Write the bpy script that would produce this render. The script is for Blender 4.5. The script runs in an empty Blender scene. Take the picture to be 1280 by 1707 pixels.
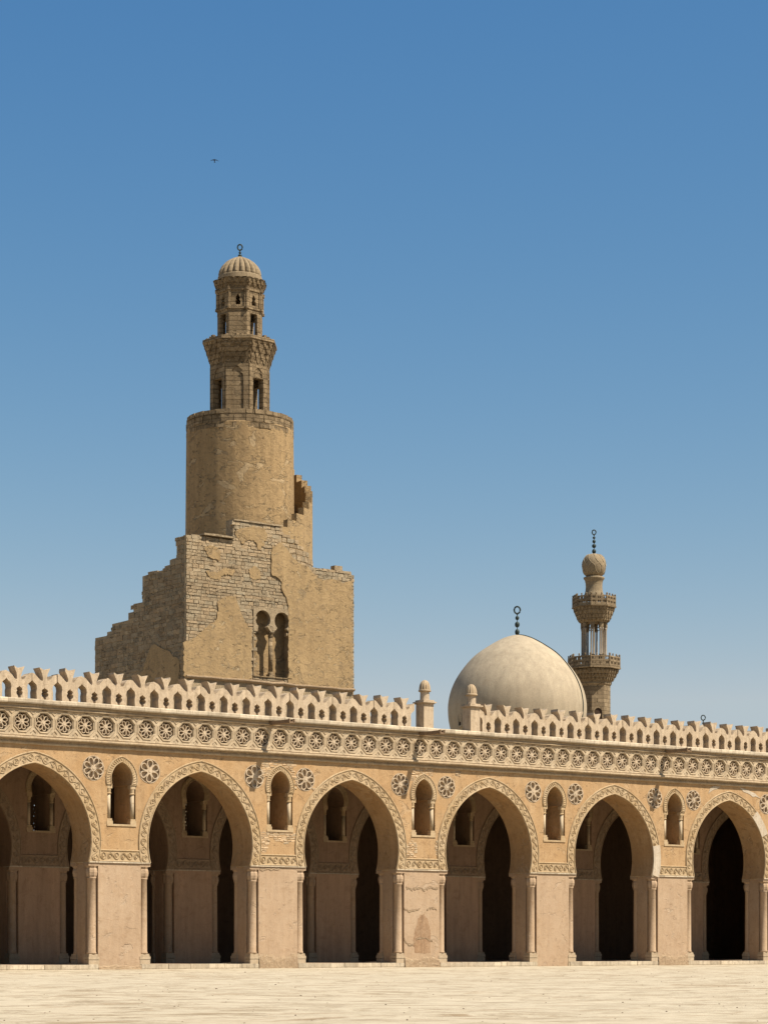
import bpy, bmesh, math, random
from mathutils import Vector, Matrix
from mathutils.geometry import tessellate_polygon
R = math.radians
random.seed(7)
scene = bpy.context.scene
COL = scene.collection

# ------------------------------------------------------------------ camera
F_PX, CX, HZ = 3834.0, 640.0, 1575.0
YAW = R(52.5)
CAM = Vector((-50.5, -72.6, 0.90))
FWD = Vector((math.cos(YAW), math.sin(YAW), 0)); RGT = Vector((math.sin(YAW), -math.cos(YAW), 0))
cd = bpy.data.cameras.new('camera'); cam = bpy.data.objects.new('camera', cd); COL.objects.link(cam)
cd.sensor_fit = 'HORIZONTAL'; cd.sensor_width = 36; cd.lens = F_PX / 1280 * 36
cd.shift_y = (HZ - 853.5) / 1280; cd.clip_end = 6000; cd.clip_start = .5
cam.location = CAM; cam.rotation_euler = (R(90), 0, YAW - R(90))
scene.camera = cam

# ------------------------------------------------------------------ world and sun
SUN = Vector((.67, -1.2, 2.07)).normalized()
w = bpy.data.worlds.new('World'); scene.world = w; w.use_nodes = True
nt = w.node_tree; nt.nodes.clear()
sky = nt.nodes.new('ShaderNodeTexSky'); sky.sky_type = 'NISHITA'; sky.sun_disc = False
sky.sun_elevation = math.asin(SUN.z); sky.sun_rotation = math.atan2(SUN.x, SUN.y) % (2 * math.pi)
sky.altitude = 0; sky.air_density = 1.0; sky.dust_density = .3; sky.ozone_density = 1.0
bg = nt.nodes.new('ShaderNodeBackground'); bg.inputs[1].default_value = .052
wo = nt.nodes.new('ShaderNodeOutputWorld')
sep = nt.nodes.new('ShaderNodeSeparateColor'); cmb = nt.nodes.new('ShaderNodeCombineColor')
nt.links.new(sky.outputs[0], sep.inputs[0])
for i, (ref, tgt, ex) in enumerate(((3.56, 3.92, 1.74), (4.97, 5.03, 1.06), (6.10, 5.84, .55))):   # deeper, cleaner desert blue overhead
    n1 = nt.nodes.new('ShaderNodeMath'); n1.operation = 'DIVIDE'; n1.inputs[1].default_value = ref
    n2 = nt.nodes.new('ShaderNodeMath'); n2.operation = 'POWER'; n2.inputs[1].default_value = ex
    n3 = nt.nodes.new('ShaderNodeMath'); n3.operation = 'MULTIPLY'; n3.inputs[1].default_value = tgt
    n4 = nt.nodes.new('ShaderNodeMath'); n4.operation = 'MINIMUM'; n4.inputs[1].default_value = (4.6, 5.4, 9)[i]
    nt.links.new(sep.outputs[i], n1.inputs[0]); nt.links.new(n1.outputs[0], n2.inputs[0]); nt.links.new(n2.outputs[0], n3.inputs[0]); nt.links.new(n3.outputs[0], n4.inputs[0]); nt.links.new(n4.outputs[0], cmb.inputs[i])
nt.links.new(cmb.outputs[0], bg.inputs[0]); nt.links.new(bg.outputs[0], wo.inputs[0])
sl = bpy.data.lights.new('sun', 'SUN'); sl.energy = 4.8; sl.angle = R(.5); sl.color = (1, .93, .82)
so = bpy.data.objects.new('sun', sl); COL.objects.link(so)
so.rotation_euler = SUN.to_track_quat('Z', 'Y').to_euler(); so.location = (0, -40, 60)
scene.view_settings.view_transform = 'Standard'; scene.view_settings.look = 'None'
scene.view_settings.exposure = .95; scene.view_settings.gamma = 1
scene.cycles.max_bounces = 8; scene.cycles.diffuse_bounces = 6

def ray(px): return FWD + RGT * ((px - CX) / F_PX)
def at_D(px, py, D):
    p = CAM + ray(px) * D; p.z = CAM.z + (HZ - py) / F_PX * D; return p
def at_Y(px, py, Y): return at_D(px, py, (Y - CAM.y) / ray(px).y)
def at_X(px, py, X): return at_D(px, py, (X - CAM.x) / ray(px).x)

# ------------------------------------------------------------------ materials
def N(nt, t, **k):
    n = nt.nodes.new('ShaderNode' + t)
    for a, b in k.items():
        if a in n.inputs: n.inputs[a].default_value = b
        else: setattr(n, a, b)
    return n
def noise(nt, vec, scale, detail=5, rough=.6, dist=0):
    n = N(nt, 'TexNoise'); n.inputs['Scale'].default_value = scale; n.inputs['Detail'].default_value = detail
    n.inputs['Roughness'].default_value = rough; n.inputs['Distortion'].default_value = dist
    nt.links.new(vec, n.inputs['Vector']); return n.outputs['Fac']
def ramp(nt, fac, a, b, ca=(0,0,0,1), cb=(1,1,1,1)):
    n = N(nt, 'ValToRGB'); n.color_ramp.elements[0].position = a; n.color_ramp.elements[1].position = b
    n.color_ramp.elements[0].color = ca; n.color_ramp.elements[1].color = cb
    nt.links.new(fac, n.inputs[0]); return n.outputs[0]
def mix(nt, fac, a, b, mode='MIX'):
    n = N(nt, 'MixRGB', blend_type=mode)
    for i, v in enumerate((fac, a, b)):
        if isinstance(v, (int, float)): n.inputs[i].default_value = v
        elif isinstance(v, (tuple, list)): n.inputs[i].default_value = (*v[:3], 1)
        else: nt.links.new(v, n.inputs[i])
    return n.outputs[0]
def math_(nt, op, a, b):
    n = N(nt, 'Math', operation=op)
    for i, v in enumerate((a, b)):
        if isinstance(v, (int, float)): n.inputs[i].default_value = v
        else: nt.links.new(v, n.inputs[i])
    return n.outputs[0]
def mapping(nt, vec, scale):
    m = N(nt, 'Mapping'); m.inputs['Scale'].default_value = scale; nt.links.new(vec, m.inputs['Vector']); return m.outputs[0]

def mat(name, c, c2, c3, s=1.0, streak=.3, bump=.6, bdist=.02, fine=14, stain=None, tint=False, brick=None, blotch=(.42, .6), rough=.92, peel=None):
    """weathered mineral surface: base c, broad patches c2, small blotches c3, rain streaks, bump"""
    c, c2, c3 = [tuple(ALB*v for v in q) for q in (c, c2, c3)]
    if stain: stain = (tuple(ALB*v for v in stain[0]),) + tuple(stain[1:])
    m = bpy.data.materials.new(name); m.use_nodes = True; nt = m.node_tree; nt.nodes.clear()
    g = N(nt, 'NewGeometry'); P = g.outputs['Position']
    warp = noise(nt, P, 1.7 * s, 3); 
    big = noise(nt, P, .55 * s, 6, .65, .6)
    col = mix(nt, ramp(nt, big, .35, .68), c, c2)
    bl = noise(nt, P, 3.2 * s, 7, .7, .8)
    col = mix(nt, math_(nt, 'MULTIPLY', ramp(nt, bl, blotch[0]+.08, blotch[1]+.08), .75), col, c3)
    st = noise(nt, mapping(nt, P, (2.2*s, 2.2*s, .22*s)), 1.6, 6, .7)
    col = mix(nt, streak, col, mix(nt, ramp(nt, st, .3, .7), (.45, .42, .38), (1.25, 1.22, 1.15)), 'MULTIPLY')
    gr = noise(nt, P, 22 * s, 4, .8)
    col = mix(nt, .35, col, mix(nt, ramp(nt, gr, .3, .7), (.55, .52, .48), (1.3, 1.3, 1.3)), 'MULTIPLY')
    if stain:
        sn = noise(nt, P, stain[1], 6, .75, 1.2)
        col = mix(nt, math_(nt, 'MULTIPLY', ramp(nt, sn, stain[2], stain[2] + .06), stain[3]), col, stain[0])
    hh = math_(nt, 'ADD', math_(nt, 'MULTIPLY', bl, .8), math_(nt, 'MULTIPLY', noise(nt, P, fine * s, 6, .75), .5))
    if brick:
        # course pattern from position: horizontal run = X+Y
        sp = N(nt, 'SeparateXYZ'); nt.links.new(P, sp.inputs[0])
        run = math_(nt, 'ADD', sp.outputs[0], sp.outputs[1]) if not brick.get('ang') else None
        wob = math_(nt, 'MULTIPLY', math_(nt, 'SUBTRACT', warp, .5), brick.get('wob', .15))
        cb = N(nt, 'CombineXYZ'); nt.links.new(math_(nt, 'ADD', run, wob), cb.inputs[0]); nt.links.new(math_(nt, 'ADD', sp.outputs[2], wob), cb.inputs[1])
        bt = N(nt, 'TexBrick'); nt.links.new(cb.outputs[0], bt.inputs['Vector'])
        bt.inputs['Scale'].default_value = 1; bt.inputs['Brick Width'].default_value = brick['w']; bt.inputs['Row Height'].default_value = brick['h']
        bt.inputs['Mortar Size'].default_value = brick['m']; bt.inputs['Mortar Smooth'].default_value = .3
        bt.inputs['Color1'].default_value = (.72, .7, .68, 1); bt.inputs['Color2'].default_value = (1.2, 1.2, 1.2, 1); bt.inputs['Mortar'].default_value = (.5, .47, .42, 1)
        msk = ramp(nt, noise(nt, P, .8 * s, 5, .7), brick.get('a', 0), brick.get('a', 0) + .08) if 'a' in brick else 1.0
        col = mix(nt, math_(nt, 'MULTIPLY', msk, .8), col, mix(nt, 1, col, bt.outputs[0], 'MULTIPLY'))
        hh = math_(nt, 'SUBTRACT', hh, math_(nt, 'MULTIPLY', math_(nt, 'MULTIPLY', bt.outputs['Fac'], msk), .9))
    if peel:   # flaked skins of render with crisp edges
        for sc_, th_, amt, cc in peel:
            pn = noise(nt, mapping(nt, P, (1, 1, 1.5)), sc_, 7, .62, .9)
            st_ = ramp(nt, pn, th_, th_ + .018)
            col = mix(nt, math_(nt, 'MULTIPLY', st_, amt), col, tuple(ALB*v for v in cc)); hh = math_(nt, 'SUBTRACT', hh, math_(nt, 'MULTIPLY', st_, .9))
    if tint:
        a = N(nt, 'Attribute', attribute_name='tint'); col = mix(nt, 1, col, a.outputs['Color'], 'MULTIPLY')
    b = N(nt, 'Bump'); b.inputs['Strength'].default_value = bump; b.inputs['Distance'].default_value = bdist
    nt.links.new(hh, b.inputs['Height'])
    p = N(nt, 'BsdfPrincipled'); p.inputs['Roughness'].default_value = rough; p.inputs['Specular IOR Level'].default_value = .15
    nt.links.new(col, p.inputs['Base Color']); nt.links.new(b.outputs[0], p.inputs['Normal'])
    o = N(nt, 'OutputMaterial'); nt.links.new(p.outputs[0], o.inputs[0]); return m

ALB = .68
M = {}
M['wall'] = mat('ochre_plaster', (.545, .34, .165), (.585, .395, .215), (.40, .245, .12), 1.2, .32, .8, .025, peel=[(.9, .60, .3, (.62, .45, .27)), (2.2, .64, .35, (.38, .24, .13))], stain=((.32, .19, .09), 1.3, .66, .4))
M['panel'] = mat('rose_plaster', (.53, .37, .232), (.585, .425, .28), (.44, .295, .175), 1.3, .22, .7, .025, peel=[(1.1, .62, .3, (.62, .48, .34)), (2.6, .66, .4, (.38, .26, .16))], stain=((.62, .46, .3), 2.1, .64, .5))
M['frieze'] = mat('cream_stucco', (.62, .485, .32), (.68, .55, .38), (.44, .315, .185), 1.5, .5, .7, .015)
M['carved'] = mat('carved_stucco', (.56, .40, .22), (.64, .49, .31), (.44, .29, .15), 1.3, .3, .9, .02, fine=18)
M['ledge'] = mat('pale_limestone', (.68, .56, .40), (.74, .64, .48), (.42, .34, .25), 2.2, .45, .5, .01, brick=dict(w=.7, h=9, m=.012, wob=.0))
M['merlon'] = mat('parapet_plaster', (.63, .49, .335), (.70, .56, .40), (.45, .335, .215), 2, .55, .8, .025, stain=((.32, .24, .17), 2.2, .62, .55))
M['mould'] = mat('grimy_moulding', (.62, .48, .31), (.50, .37, .23), (.34, .25, .17), 2, .4, .6, .012)
M['repair'] = mat('white_plaster', (.70, .60, .47), (.64, .52, .37), (.48, .36, .23), 3, .4, .8, .02)
M['brick'] = mat('bare_brick', (.60, .44, .27), (.52, .37, .22), (.68, .54, .37), 3, .15, .7, .012, tint=True)
M['stone'] = mat('tower_rubble', (.47, .36, .225), (.38, .285, .175), (.54, .425, .275), 2, .35, 1.0, .06, fine=7, tint=True, peel=[(1.3, .60, .6, (.34, .25, .15)), (2.6, .62, .7, (.60, .48, .31))])
M['tplaster'] = mat('tower_render', (.485, .335, .17), (.41, .28, .14), (.29, .205, .115), .9, .3, 1.0, .06, fine=7, stain=((.25, .19, .115), 1.1, .60, .6), peel=[(.9, .60, .6, (.36, .255, .14)), (2.4, .62, .55, (.60, .46, .28))])
M['drum'] = mat('drum_render', (.475, .325, .165), (.40, .27, .135), (.27, .19, .10), .8, .5, 1.0, .07, fine=7, stain=((.24, .175, .10), .9, .60, .6), peel=[(.8, .585, .45, (.58, .43, .25)), (1.9, .62, .6, (.32, .23, .125))])
M['ashlar'] = mat('tower_ashlar', (.38, .28, .165), (.29, .21, .12), (.19, .138, .078), 2, .5, 1.0, .05, peel=[(2.0, .60, .6, (.24, .175, .10))], brick=dict(w=.5, h=.27, m=.02, wob=.1))
M['rib'] = mat('dome_stone', (.52, .42, .28), (.44, .35, .22), (.30, .23, .14), 3, .4, .6, .02)
M['rib2'] = mat('sooty_ribbed_stone', (.40, .31, .195), (.33, .25, .155), (.22, .165, .10), 3, .5, .7, .02)
M['dome'] = mat('dome_plaster', (.50, .405, .28), (.53, .44, .31), (.455, .365, .25), .55, .38, .5, .03)
M['min2'] = mat('far_stone', (.36, .27, .165), (.30, .225, .135), (.22, .16, .10), 2, .35, .8, .03, brick=dict(w=.6, h=.3, m=.02, wob=.05))
M['marble'] = mat('dusty_column_stone', (.40, .33, .245), (.34, .275, .20), (.25, .2, .145), 3, .3, .3, .01, rough=.8)
M['sand'] = None
M['dim'] = mat('deep_shade_plaster', (.20, .125, .075), (.16, .10, .06), (.12, .075, .045), 1, .3, .5, .02)  # rear and end walls: deep shade painted in by a low albedo
M['floor'] = mat('worn_paving', (.46, .34, .23), (.40, .29, .2), (.34, .25, .17), 1, 0, .3, .01)
M['inner'] = mat('shade_plaster', (.40, .262, .165), (.45, .30, .19), (.30, .195, .12), 1, .35, .6, .02, stain=((.24, .14, .09), 1.3, .62, .5))  # darker copy of the ochre plaster, the inner row's shade put into its colour
M['innerband'] = mat('shade_stucco', (.42, .30, .19), (.46, .34, .22), (.32, .23, .145), 1.3, .3, .9, .02, fine=18)  # dimmer copy of the carved stucco, with shade mixed into the colour
M['wood'] = mat('dark_timber', (.07, .045, .03), (.09, .055, .035), (.05, .03, .02), 2, .2, .3, .01)
M['spout'] = mat('spout_timber', (.36, .25, .15), (.30, .2, .12), (.22, .15, .09), 3, .3, .6, .01)
M['capst'] = mat('worn_base_stone', (.56, .43, .28), (.62, .49, .34), (.42, .31, .19), 3, .3, .7, .02)
M['rosette'] = mat('pale_carved_stucco', (.67, .52, .35), (.70, .56, .40), (.48, .36, .23), 3, .35, .5, .01)
M['copper'] = mat('dark_bronze', (.035, .05, .045), (.05, .07, .06), (.02, .025, .02), 6, .2, .3, .01, rough=.5)
M['feather'] = mat('dark_feather', (.03, .028, .026), (.04, .036, .03), (.02, .018, .016), 6, .1, .2, .01)
M['stain'] = mat('reddish_plaster', (.45, .29, .17), (.52, .36, .23), (.36, .22, .125), 2.5, .6, .6, .02, blotch=(.36, .5))
M['rough'] = mat('crumbled_render', (.50, .36, .22), (.42, .29, .175), (.60, .46, .31), 3, .2, 1.0, .05)
M['pebble'] = mat('pebble_stone', (.42, .33, .22), (.3, .23, .16), (.2, .15, .1), 3, .1, .3, .01)
M['crack'] = mat('crack_dirt', (.14, .09, .055), (.18, .12, .07), (.1, .07, .04), 3, .1, .3, .01)

def sand_mat():
    m = bpy.data.materials.new('packed_sand'); m.use_nodes = True; nt = m.node_tree; nt.nodes.clear()
    g = N(nt, 'NewGeometry'); P = g.outputs['Position']
    rot = N(nt, 'Mapping', vector_type='POINT'); rot.inputs['Rotation'].default_value = (0, 0, -R(-37.5)); nt.links.new(P, rot.inputs['Vector'])
    Q = rot.outputs[0]
    st = noise(nt, mapping(nt, Q, (.5, .55, 1)), 1.7, 9, .8, .7)
    st2 = noise(nt, mapping(nt, P, (.35, .8, 1)), 1.1, 8, .75, .8)
    big = noise(nt, P, .12, 5, .6)
    col = mix(nt, ramp(nt, st, .40, .52), (.24, .185, .115), (.41, .345, .245))
    col = mix(nt, math_(nt, 'MULTIPLY', ramp(nt, st2, .56, .62), .75), col, (.22, .15, .08))
    col = mix(nt, math_(nt, 'MULTIPLY', ramp(nt, big, .4, .7), .4), col, (.43, .37, .27))
    gr = noise(nt, mapping(nt, Q, (.5, 1.3, 1)), 3.5, 7, .85)
    col = mix(nt, .5, col, mix(nt, ramp(nt, gr, .3, .7), (.6, .58, .54), (1.25, 1.25, 1.25)), 'MULTIPLY')
    sp = N(nt, 'TexVoronoi'); sp.inputs['Scale'].default_value = 2.2; nt.links.new(P, sp.inputs['Vector'])
    h = math_(nt, 'ADD', math_(nt, 'MULTIPLY', st, 1.0), math_(nt, 'MULTIPLY', gr, .12))
    b = N(nt, 'Bump'); b.inputs['Strength'].default_value = .6; b.inputs['Distance'].default_value = .12; nt.links.new(h, b.inputs['Height'])
    p = N(nt, 'BsdfPrincipled'); p.inputs['Roughness'].default_value = .95; p.inputs['Specular IOR Level'].default_value = .1
    nt.links.new(col, p.inputs['Base Color']); nt.links.new(b.outputs[0], p.inputs['Normal'])
    o = N(nt, 'OutputMaterial'); nt.links.new(p.outputs[0], o.inputs[0]); return m
M['sand'] = sand_mat()

# ------------------------------------------------------------------ object helpers
def empty(name, loc, label, cat, group=None):
    o = bpy.data.objects.new(name, None); COL.objects.link(o); o.location = loc; o.empty_display_size = .3
    o['label'] = label; o['category'] = cat
    if group: o['group'] = group
    return o
def mesh(name, bm, m, smooth=False):
    bmesh.ops.recalc_face_normals(bm, faces=bm.faces) if smooth != 'raw' else None
    me = bpy.data.meshes.new(name); bm.to_mesh(me); bm.free(); me.materials.append(m)
    if smooth and smooth != 'raw':
        for p in me.polygons: p.use_smooth = True
    return me
def link(name, me, parent=None, loc=(0,0,0), rot=(0,0,0), scale=(1,1,1), label=None):
    o = bpy.data.objects.new(name, me); COL.objects.link(o); o.location = loc; o.rotation_euler = rot; o.scale = scale
    if parent: o.parent = parent
    if label: o['label'] = label
    return o
def obj(name, bm, m, parent=None, smooth=False, label=None, loc=(0,0,0)):
    return link(name, mesh(name, bm, m, smooth), parent, loc, label=label)
def structure(o): o['kind'] = 'structure'; return o

def box(bm, x0, x1, y0, y1, z0, z1, mtx=None):
    vs = [bm.verts.new(Vector((x, y, z)) if mtx is None else mtx @ Vector((x, y, z))) for z in (z0, z1) for x, y in ((x0,y0),(x1,y0),(x1,y1),(x0,y1))]
    for f in ((3,2,1,0),(4,5,6,7),(0,1,5,4),(1,2,6,5),(2,3,7,6),(3,0,4,7)): bm.faces.new([vs[i] for i in f])
    return vs
WALL = lambda u, v, d: Vector((u, d, v))          # facade plane: u along X, v up, d into the building
def plate(bm, outer, holes=(), d0=0, d1=.1, fn=WALL, back=True):
    loops = [list(outer)] + [list(h) for h in holes]
    flat = [p for l in loops for p in l]
    tris = tessellate_polygon([[Vector((p[0], p[1], 0)) for p in l] for l in loops])
    A = [bm.verts.new(fn(p[0], p[1], d0)) for p in flat]; B = [bm.verts.new(fn(p[0], p[1], d1)) for p in flat]
    for t in tris:
        a, b, c = t
        n = (flat[b][0]-flat[a][0])*(flat[c][1]-flat[a][1]) - (flat[b][1]-flat[a][1])*(flat[c][0]-flat[a][0])
        if abs(n) < 1e-12: continue
        if n < 0: a, b = b, a
        try: bm.faces.new((A[a], A[b], A[c]))
        except ValueError: pass
        if back:
            try: bm.faces.new((B[c], B[b], B[a]))
            except ValueError: pass
    i = 0
    for k, l in enumerate(loops):
        area = sum(l[j][0]*l[(j+1)%len(l)][1] - l[(j+1)%len(l)][0]*l[j][1] for j in range(len(l)))
        fl = (area > 0) == (k == 0)
        for j in range(len(l)):
            a, b = i + j, i + (j+1) % len(l)
            q = (A[b], A[a], B[a], B[b]) if fl else (A[a], A[b], B[b], B[a])
            bm.faces.new(q)
        i += len(l)
def lathe(bm, prof, seg=24, c=(0,0,0), rot=0, rad=None, caps=True, a0=0, a1=2*math.pi):
    rings = []
    full = abs(a1 - a0 - 2*math.pi) < 1e-6
    n = seg if full else seg + 1
    for r, z in prof:
        rings.append([bm.verts.new((c[0] + (r*(rad(j/seg) if rad else 1))*math.cos(a0 + rot + (a1-a0)*j/seg), c[1] + (r*(rad(j/seg) if rad else 1))*math.sin(a0 + rot + (a1-a0)*j/seg), c[2]+z)) for j in range(n)])
    for a, b in zip(rings, rings[1:]):
        for j in range(n if full else n-1):
            bm.faces.new((a[j], a[(j+1)%n], b[(j+1)%n], b[j]))
    if caps and full:
        bm.faces.new(rings[0][::-1]); bm.faces.new(rings[-1])
def ribbon(bm, pts, w_, d0, d1, fn=WALL):
    """raised strip along a 2-D path, chamfered"""
    L = []
    for i, p in enumerate(pts):
        a = Vector(pts[max(i-1,0)]); b = Vector(pts[min(i+1,len(pts)-1)]); t = (b-a)
        if t.length < 1e-9: t = Vector((1,0))
        t.normalize(); n = Vector((-t.y, t.x)); p = Vector(p)
        L.append([bm.verts.new(fn(q.x, q.y, d)) for q, d in ((p - n*w_*.5, d0), (p - n*w_*.25, d1), (p + n*w_*.25, d1), (p + n*w_*.5, d0))])
    for a, b in zip(L, L[1:]):
        for j in range(3): bm.faces.new((a[j], b[j], b[j+1], a[j+1]))
def tube(bm, pts, r, seg=6):
    L = []
    for i, p in enumerate(pts):
        a = Vector(pts[max(i-1,0)]); b = Vector(pts[min(i+1,len(pts)-1)]); t = (b-a).normalized()
        s = t.cross(Vector((0,0,1)) if abs(t.z) < .9 else Vector((1,0,0))).normalized(); q = t.cross(s)
        L.append([bm.verts.new(Vector(p) + s*r*math.cos(2*math.pi*j/seg) + q*r*math.sin(2*math.pi*j/seg)) for j in range(seg)])
    for a, b in zip(L, L[1:]):
        for j in range(seg): bm.faces.new((a[j], b[j], b[(j+1)%seg], a[(j+1)%seg]))
    bm.faces.new(L[0]); bm.faces.new(L[-1][::-1])
def jit(pts, a): return [(x + random.uniform(-a, a), y + random.uniform(-a, a)) for x, y in pts]
def rough_edge(pts, step, a):
    out = []
    for (x0,y0),(x1,y1) in zip(pts, pts[1:]+pts[:1]):
        n = max(1, int(math.hypot(x1-x0, y1-y0)/step))
        for i in range(n):
            t = i/n; out.append((x0+(x1-x0)*t + (random.uniform(-a,a)), y0+(y1-y0)*t + random.uniform(-a,a)))
    return out
def inside(p, poly):
    x, y = p; c = False
    for (x0,y0),(x1,y1) in zip(poly, poly[1:]+poly[:1]):
        if (y0 > y) != (y1 > y) and x < (x1-x0)*(y-y0)/(y1-y0)+x0: c = not c
    return c
def stones(bm, poly, fn, course, wmin, wmax, d_in, d_lo, d_hi, gap=.012, var=.18, holes=(), base=1.0):
    """individual laid stones filling a polygon, each its own block with its own tint"""
    lay = bm.loops.layers.float_color.get('tint') or bm.loops.layers.float_color.new('tint')
    xs = [p[0] for p in poly]; zs = [p[1] for p in poly]; z = min(zs)
    while z < max(zs):
        h = course*random.uniform(.75, 1.25); x = min(xs) - random.uniform(0, wmax)
        sk = random.uniform(-.01, .01)
        while x < max(xs):
            w_ = random.uniform(wmin, wmax)
            xa, xb = max(x, min(xs)), min(x+w_, max(xs)); c_ = ((xa+xb)/2, z+h/2)
            if xb-xa > .05 and inside(c_, poly) and inside((c_[0], min(z+h, max(zs))-.02), poly) and not any(inside(c_, H) for H in holes):
                d = -random.uniform(d_lo, d_hi); jt = lambda: random.uniform(-.02, .02)
                q = [(xa+gap+jt(), z+gap+jt()), (xb-gap+jt(), z+gap+jt()), (xb-gap+jt(), z+h-gap+jt()), (xa+gap+jt(), z+h-gap+jt())]
                k = .012
                a = [bm.verts.new(fn(u, v, d_in)) for u, v in q]
                cu, cv = c_
                b = [bm.verts.new(fn(u + (k if u < cu else -k), v + (k if v < cv else -k), d + random.uniform(-.006, .006))) for u, v in q]
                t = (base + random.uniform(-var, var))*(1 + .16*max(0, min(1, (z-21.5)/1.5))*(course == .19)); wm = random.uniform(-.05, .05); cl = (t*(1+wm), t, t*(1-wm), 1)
                fs = [bm.faces.new(b)] + [bm.faces.new((a[i], a[(i+1)%4], b[(i+1)%4], b[i])) for i in range(4)]
                for f in fs:
                    for l in f.loops: l[lay] = cl
            x += w_
        z += h
def tint_white(bm):
    lay = bm.loops.layers.float_color.get('tint') or bm.loops.layers.float_color.new('tint')
    for f in bm.faces:
        for l in f.loops: l[lay] = (1,1,1,1)

# ================================================================== GROUND
bm = bmesh.new()
from mathutils import noise as mn
S = 3000
def gh(x, y):
    m_ = min(1, max(0, (-.9-y)/2))
    return -.02 + m_*(.016*mn.noise((x*.35, y*.5, 0)) + .014*mn.noise((x*.9+9, y*1.3, 3)) + .010*mn.noise((x*2.1, y*2.9, 7)))
ds = [-S, -300, -60, 0, 15] + [20+.28*i for i in range(340)] + [118, 150, 300, S]
ls = [-S, -200, -60, -26] + [-20+.55*i for i in range(75)] + [26, 60, 200, S]
g = []
for d_ in ds:
    row = []
    for l_ in ls:
        p_ = CAM + FWD*d_ + RGT*l_
        row.append(bm.verts.new((p_.x, p_.y, gh(p_.x, p_.y) if 15 < d_ < 118 and abs(l_) < 26 else -.02)))
    g.append(row)
for a, b in zip(g, g[1:]):
    for i in range(len(ls)-1): bm.faces.new((a[i], a[i+1], b[i+1], b[i]))
structure(obj('courtyard_ground', bm, M['sand'], smooth=True))
bm = bmesh.new()
for i in range(260):
    t = random.uniform(0, 1)
    D = 26 + 62*t; lx = random.uniform(-.18, .18)*D
    p = CAM + FWD*D + RGT*lx
    if p.y > -.5: continue
    r = random.uniform(.006, .016)*(1 if random.random() < .95 else 2)
    mtx = Matrix.Translation((p.x, p.y, gh(p.x, p.y)+r*.3)) @ Matrix.Rotation(random.uniform(0, 6), 4, 'Z') @ Matrix.Diagonal((1.3, 1, .6, 1))
    bmesh.ops.create_icosphere(bm, subdivisions=1, radius=r, matrix=mtx)
o = obj('scattered_pebbles', bm, M['pebble']); o['kind'] = 'stuff'; o['label'] = 'small pebbles and debris strewn over the sandy courtyard'; o['category'] = 'pebbles'

# ================================================================== ARCADE GEOMETRY
PITCH = 7.05; U0 = .08
ZS, ZC, AR, AC = 3.90, 4.65, 2.75, .45
KS = list(range(-3, 6))                          # piers
BS = list(range(-3, 5))                          # arches: bay k lies between pier k and k+1
UL, UR = U0 + PITCH*KS[0], U0 + PITCH*KS[-1]
def arch_pts(Rr, c, zc, zs, n=22, cx=0):
    """pointed arch outline from lower right, over the apex, to lower left"""
    a0 = math.asin(max(-1, (zs-zc)/Rr)); a1 = math.acos(c/Rr)
    right = [(Rr*math.cos(a0+(a1-a0)*i/n)-c, zc+Rr*math.sin(a0+(a1-a0)*i/n)) for i in range(n+1)]
    return [(cx+x, z) for x, z in right] + [(cx-x, z) for x, z in right[-2::-1]]
bayc = lambda k: U0 + PITCH*(k+.5)
def niche_hole(cx, hw=.60):
    a = arch_pts(.64, .20, 6.95, 6.76, 10)
    return [(cx-hw, 5.3), (cx+hw, 5.3), (cx+hw, 6.74)] + [(cx+x, z) for x, z in a] + [(cx-hw, 6.74)]
def circ(cx, cz, r, n=28, a0=0): return [(cx+r*math.cos(a0+2*math.pi*i/n), cz+r*math.sin(a0+2*math.pi*i/n)) for i in range(n)]
ROS = [(U0+PITCH*k+.08+s*1.19, 7.30) for k in KS for s in (-1, 1)]
def wall_outline(top, lo=ZS):
    o = [(UL-1.25, lo)]
    for k in KS[:-1]:
        o.append((U0+PITCH*k+1.27 + 0.0, lo)) if False else None
        a = arch_pts(AR, AC, ZC, lo, 22, bayc(k))[::-1]
        o += a
    o += [(UR+1.25, lo), (UR+1.25, top), (UL-1.25, top)]
    return o
niches = [niche_hole(U0+PITCH*k+.08) for k in KS]; narrow = [niche_hole(U0+PITCH*k+.08, .47) for k in KS]
bm = bmesh.new()
plate(bm, wall_outline(8.299), narrow, .15, 1.3)
box(bm, UL-1.25, UR+1.25, .50, 1.3, 8.301, 9.45)
plate(bm, wall_outline(8.2), niches + [circ(u, z, .455) for u, z in ROS], 0, .15, back=False)
me_wall = mesh('wall', bm, M['wall'])

# pier below the impost
bm = bmesh.new()
box(bm, -.905, .905, 0, 1.3, -.3, ZS-.002)
box(bm, -1.235, 1.235, .34, .96, .0, ZS-.002)
me_pier = mesh('pier', bm, M['panel'])
def column_bm(h0=.55, h1=3.34, r=.17):
    b = bmesh.new(); lathe(b, [(r*1.12, h0), (r*1.12, h0+.05), (r, h0+.09), (r*.98, (h0+h1)/2), (r*.94, h1-.06), (r*1.08, h1-.03), (r*1.08, h1)], 20); return b
me_shaft = mesh('column', column_bm(), M['panel'], True)
bm = bmesh.new()
n = 16; prof = [(.17, 3.34), (.20, 3.42), (.215, 3.52), (.205, 3.62), (.18, 3.68), (.20, 3.72), (.215, 3.76)]
lathe(bm, prof, 24, rad=lambda t: 1+.07*math.cos(t*2*math.pi*8))
box(bm, -.225, .225, -.19, .21, 3.76, 3.87)
me_cap = mesh('capital', bm, M['panel'])
bm = bmesh.new()
for z0, z1, s in ((-.05, .14, .235), (.155, .33, .215), (.345, .45, .225), (.452, .50, .20), (.502, .55, .19)):
    box(bm, -s, s, -s+.02, s-.02, z0, z1)
me_base = mesh('base', bm, M['capst'])

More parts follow.
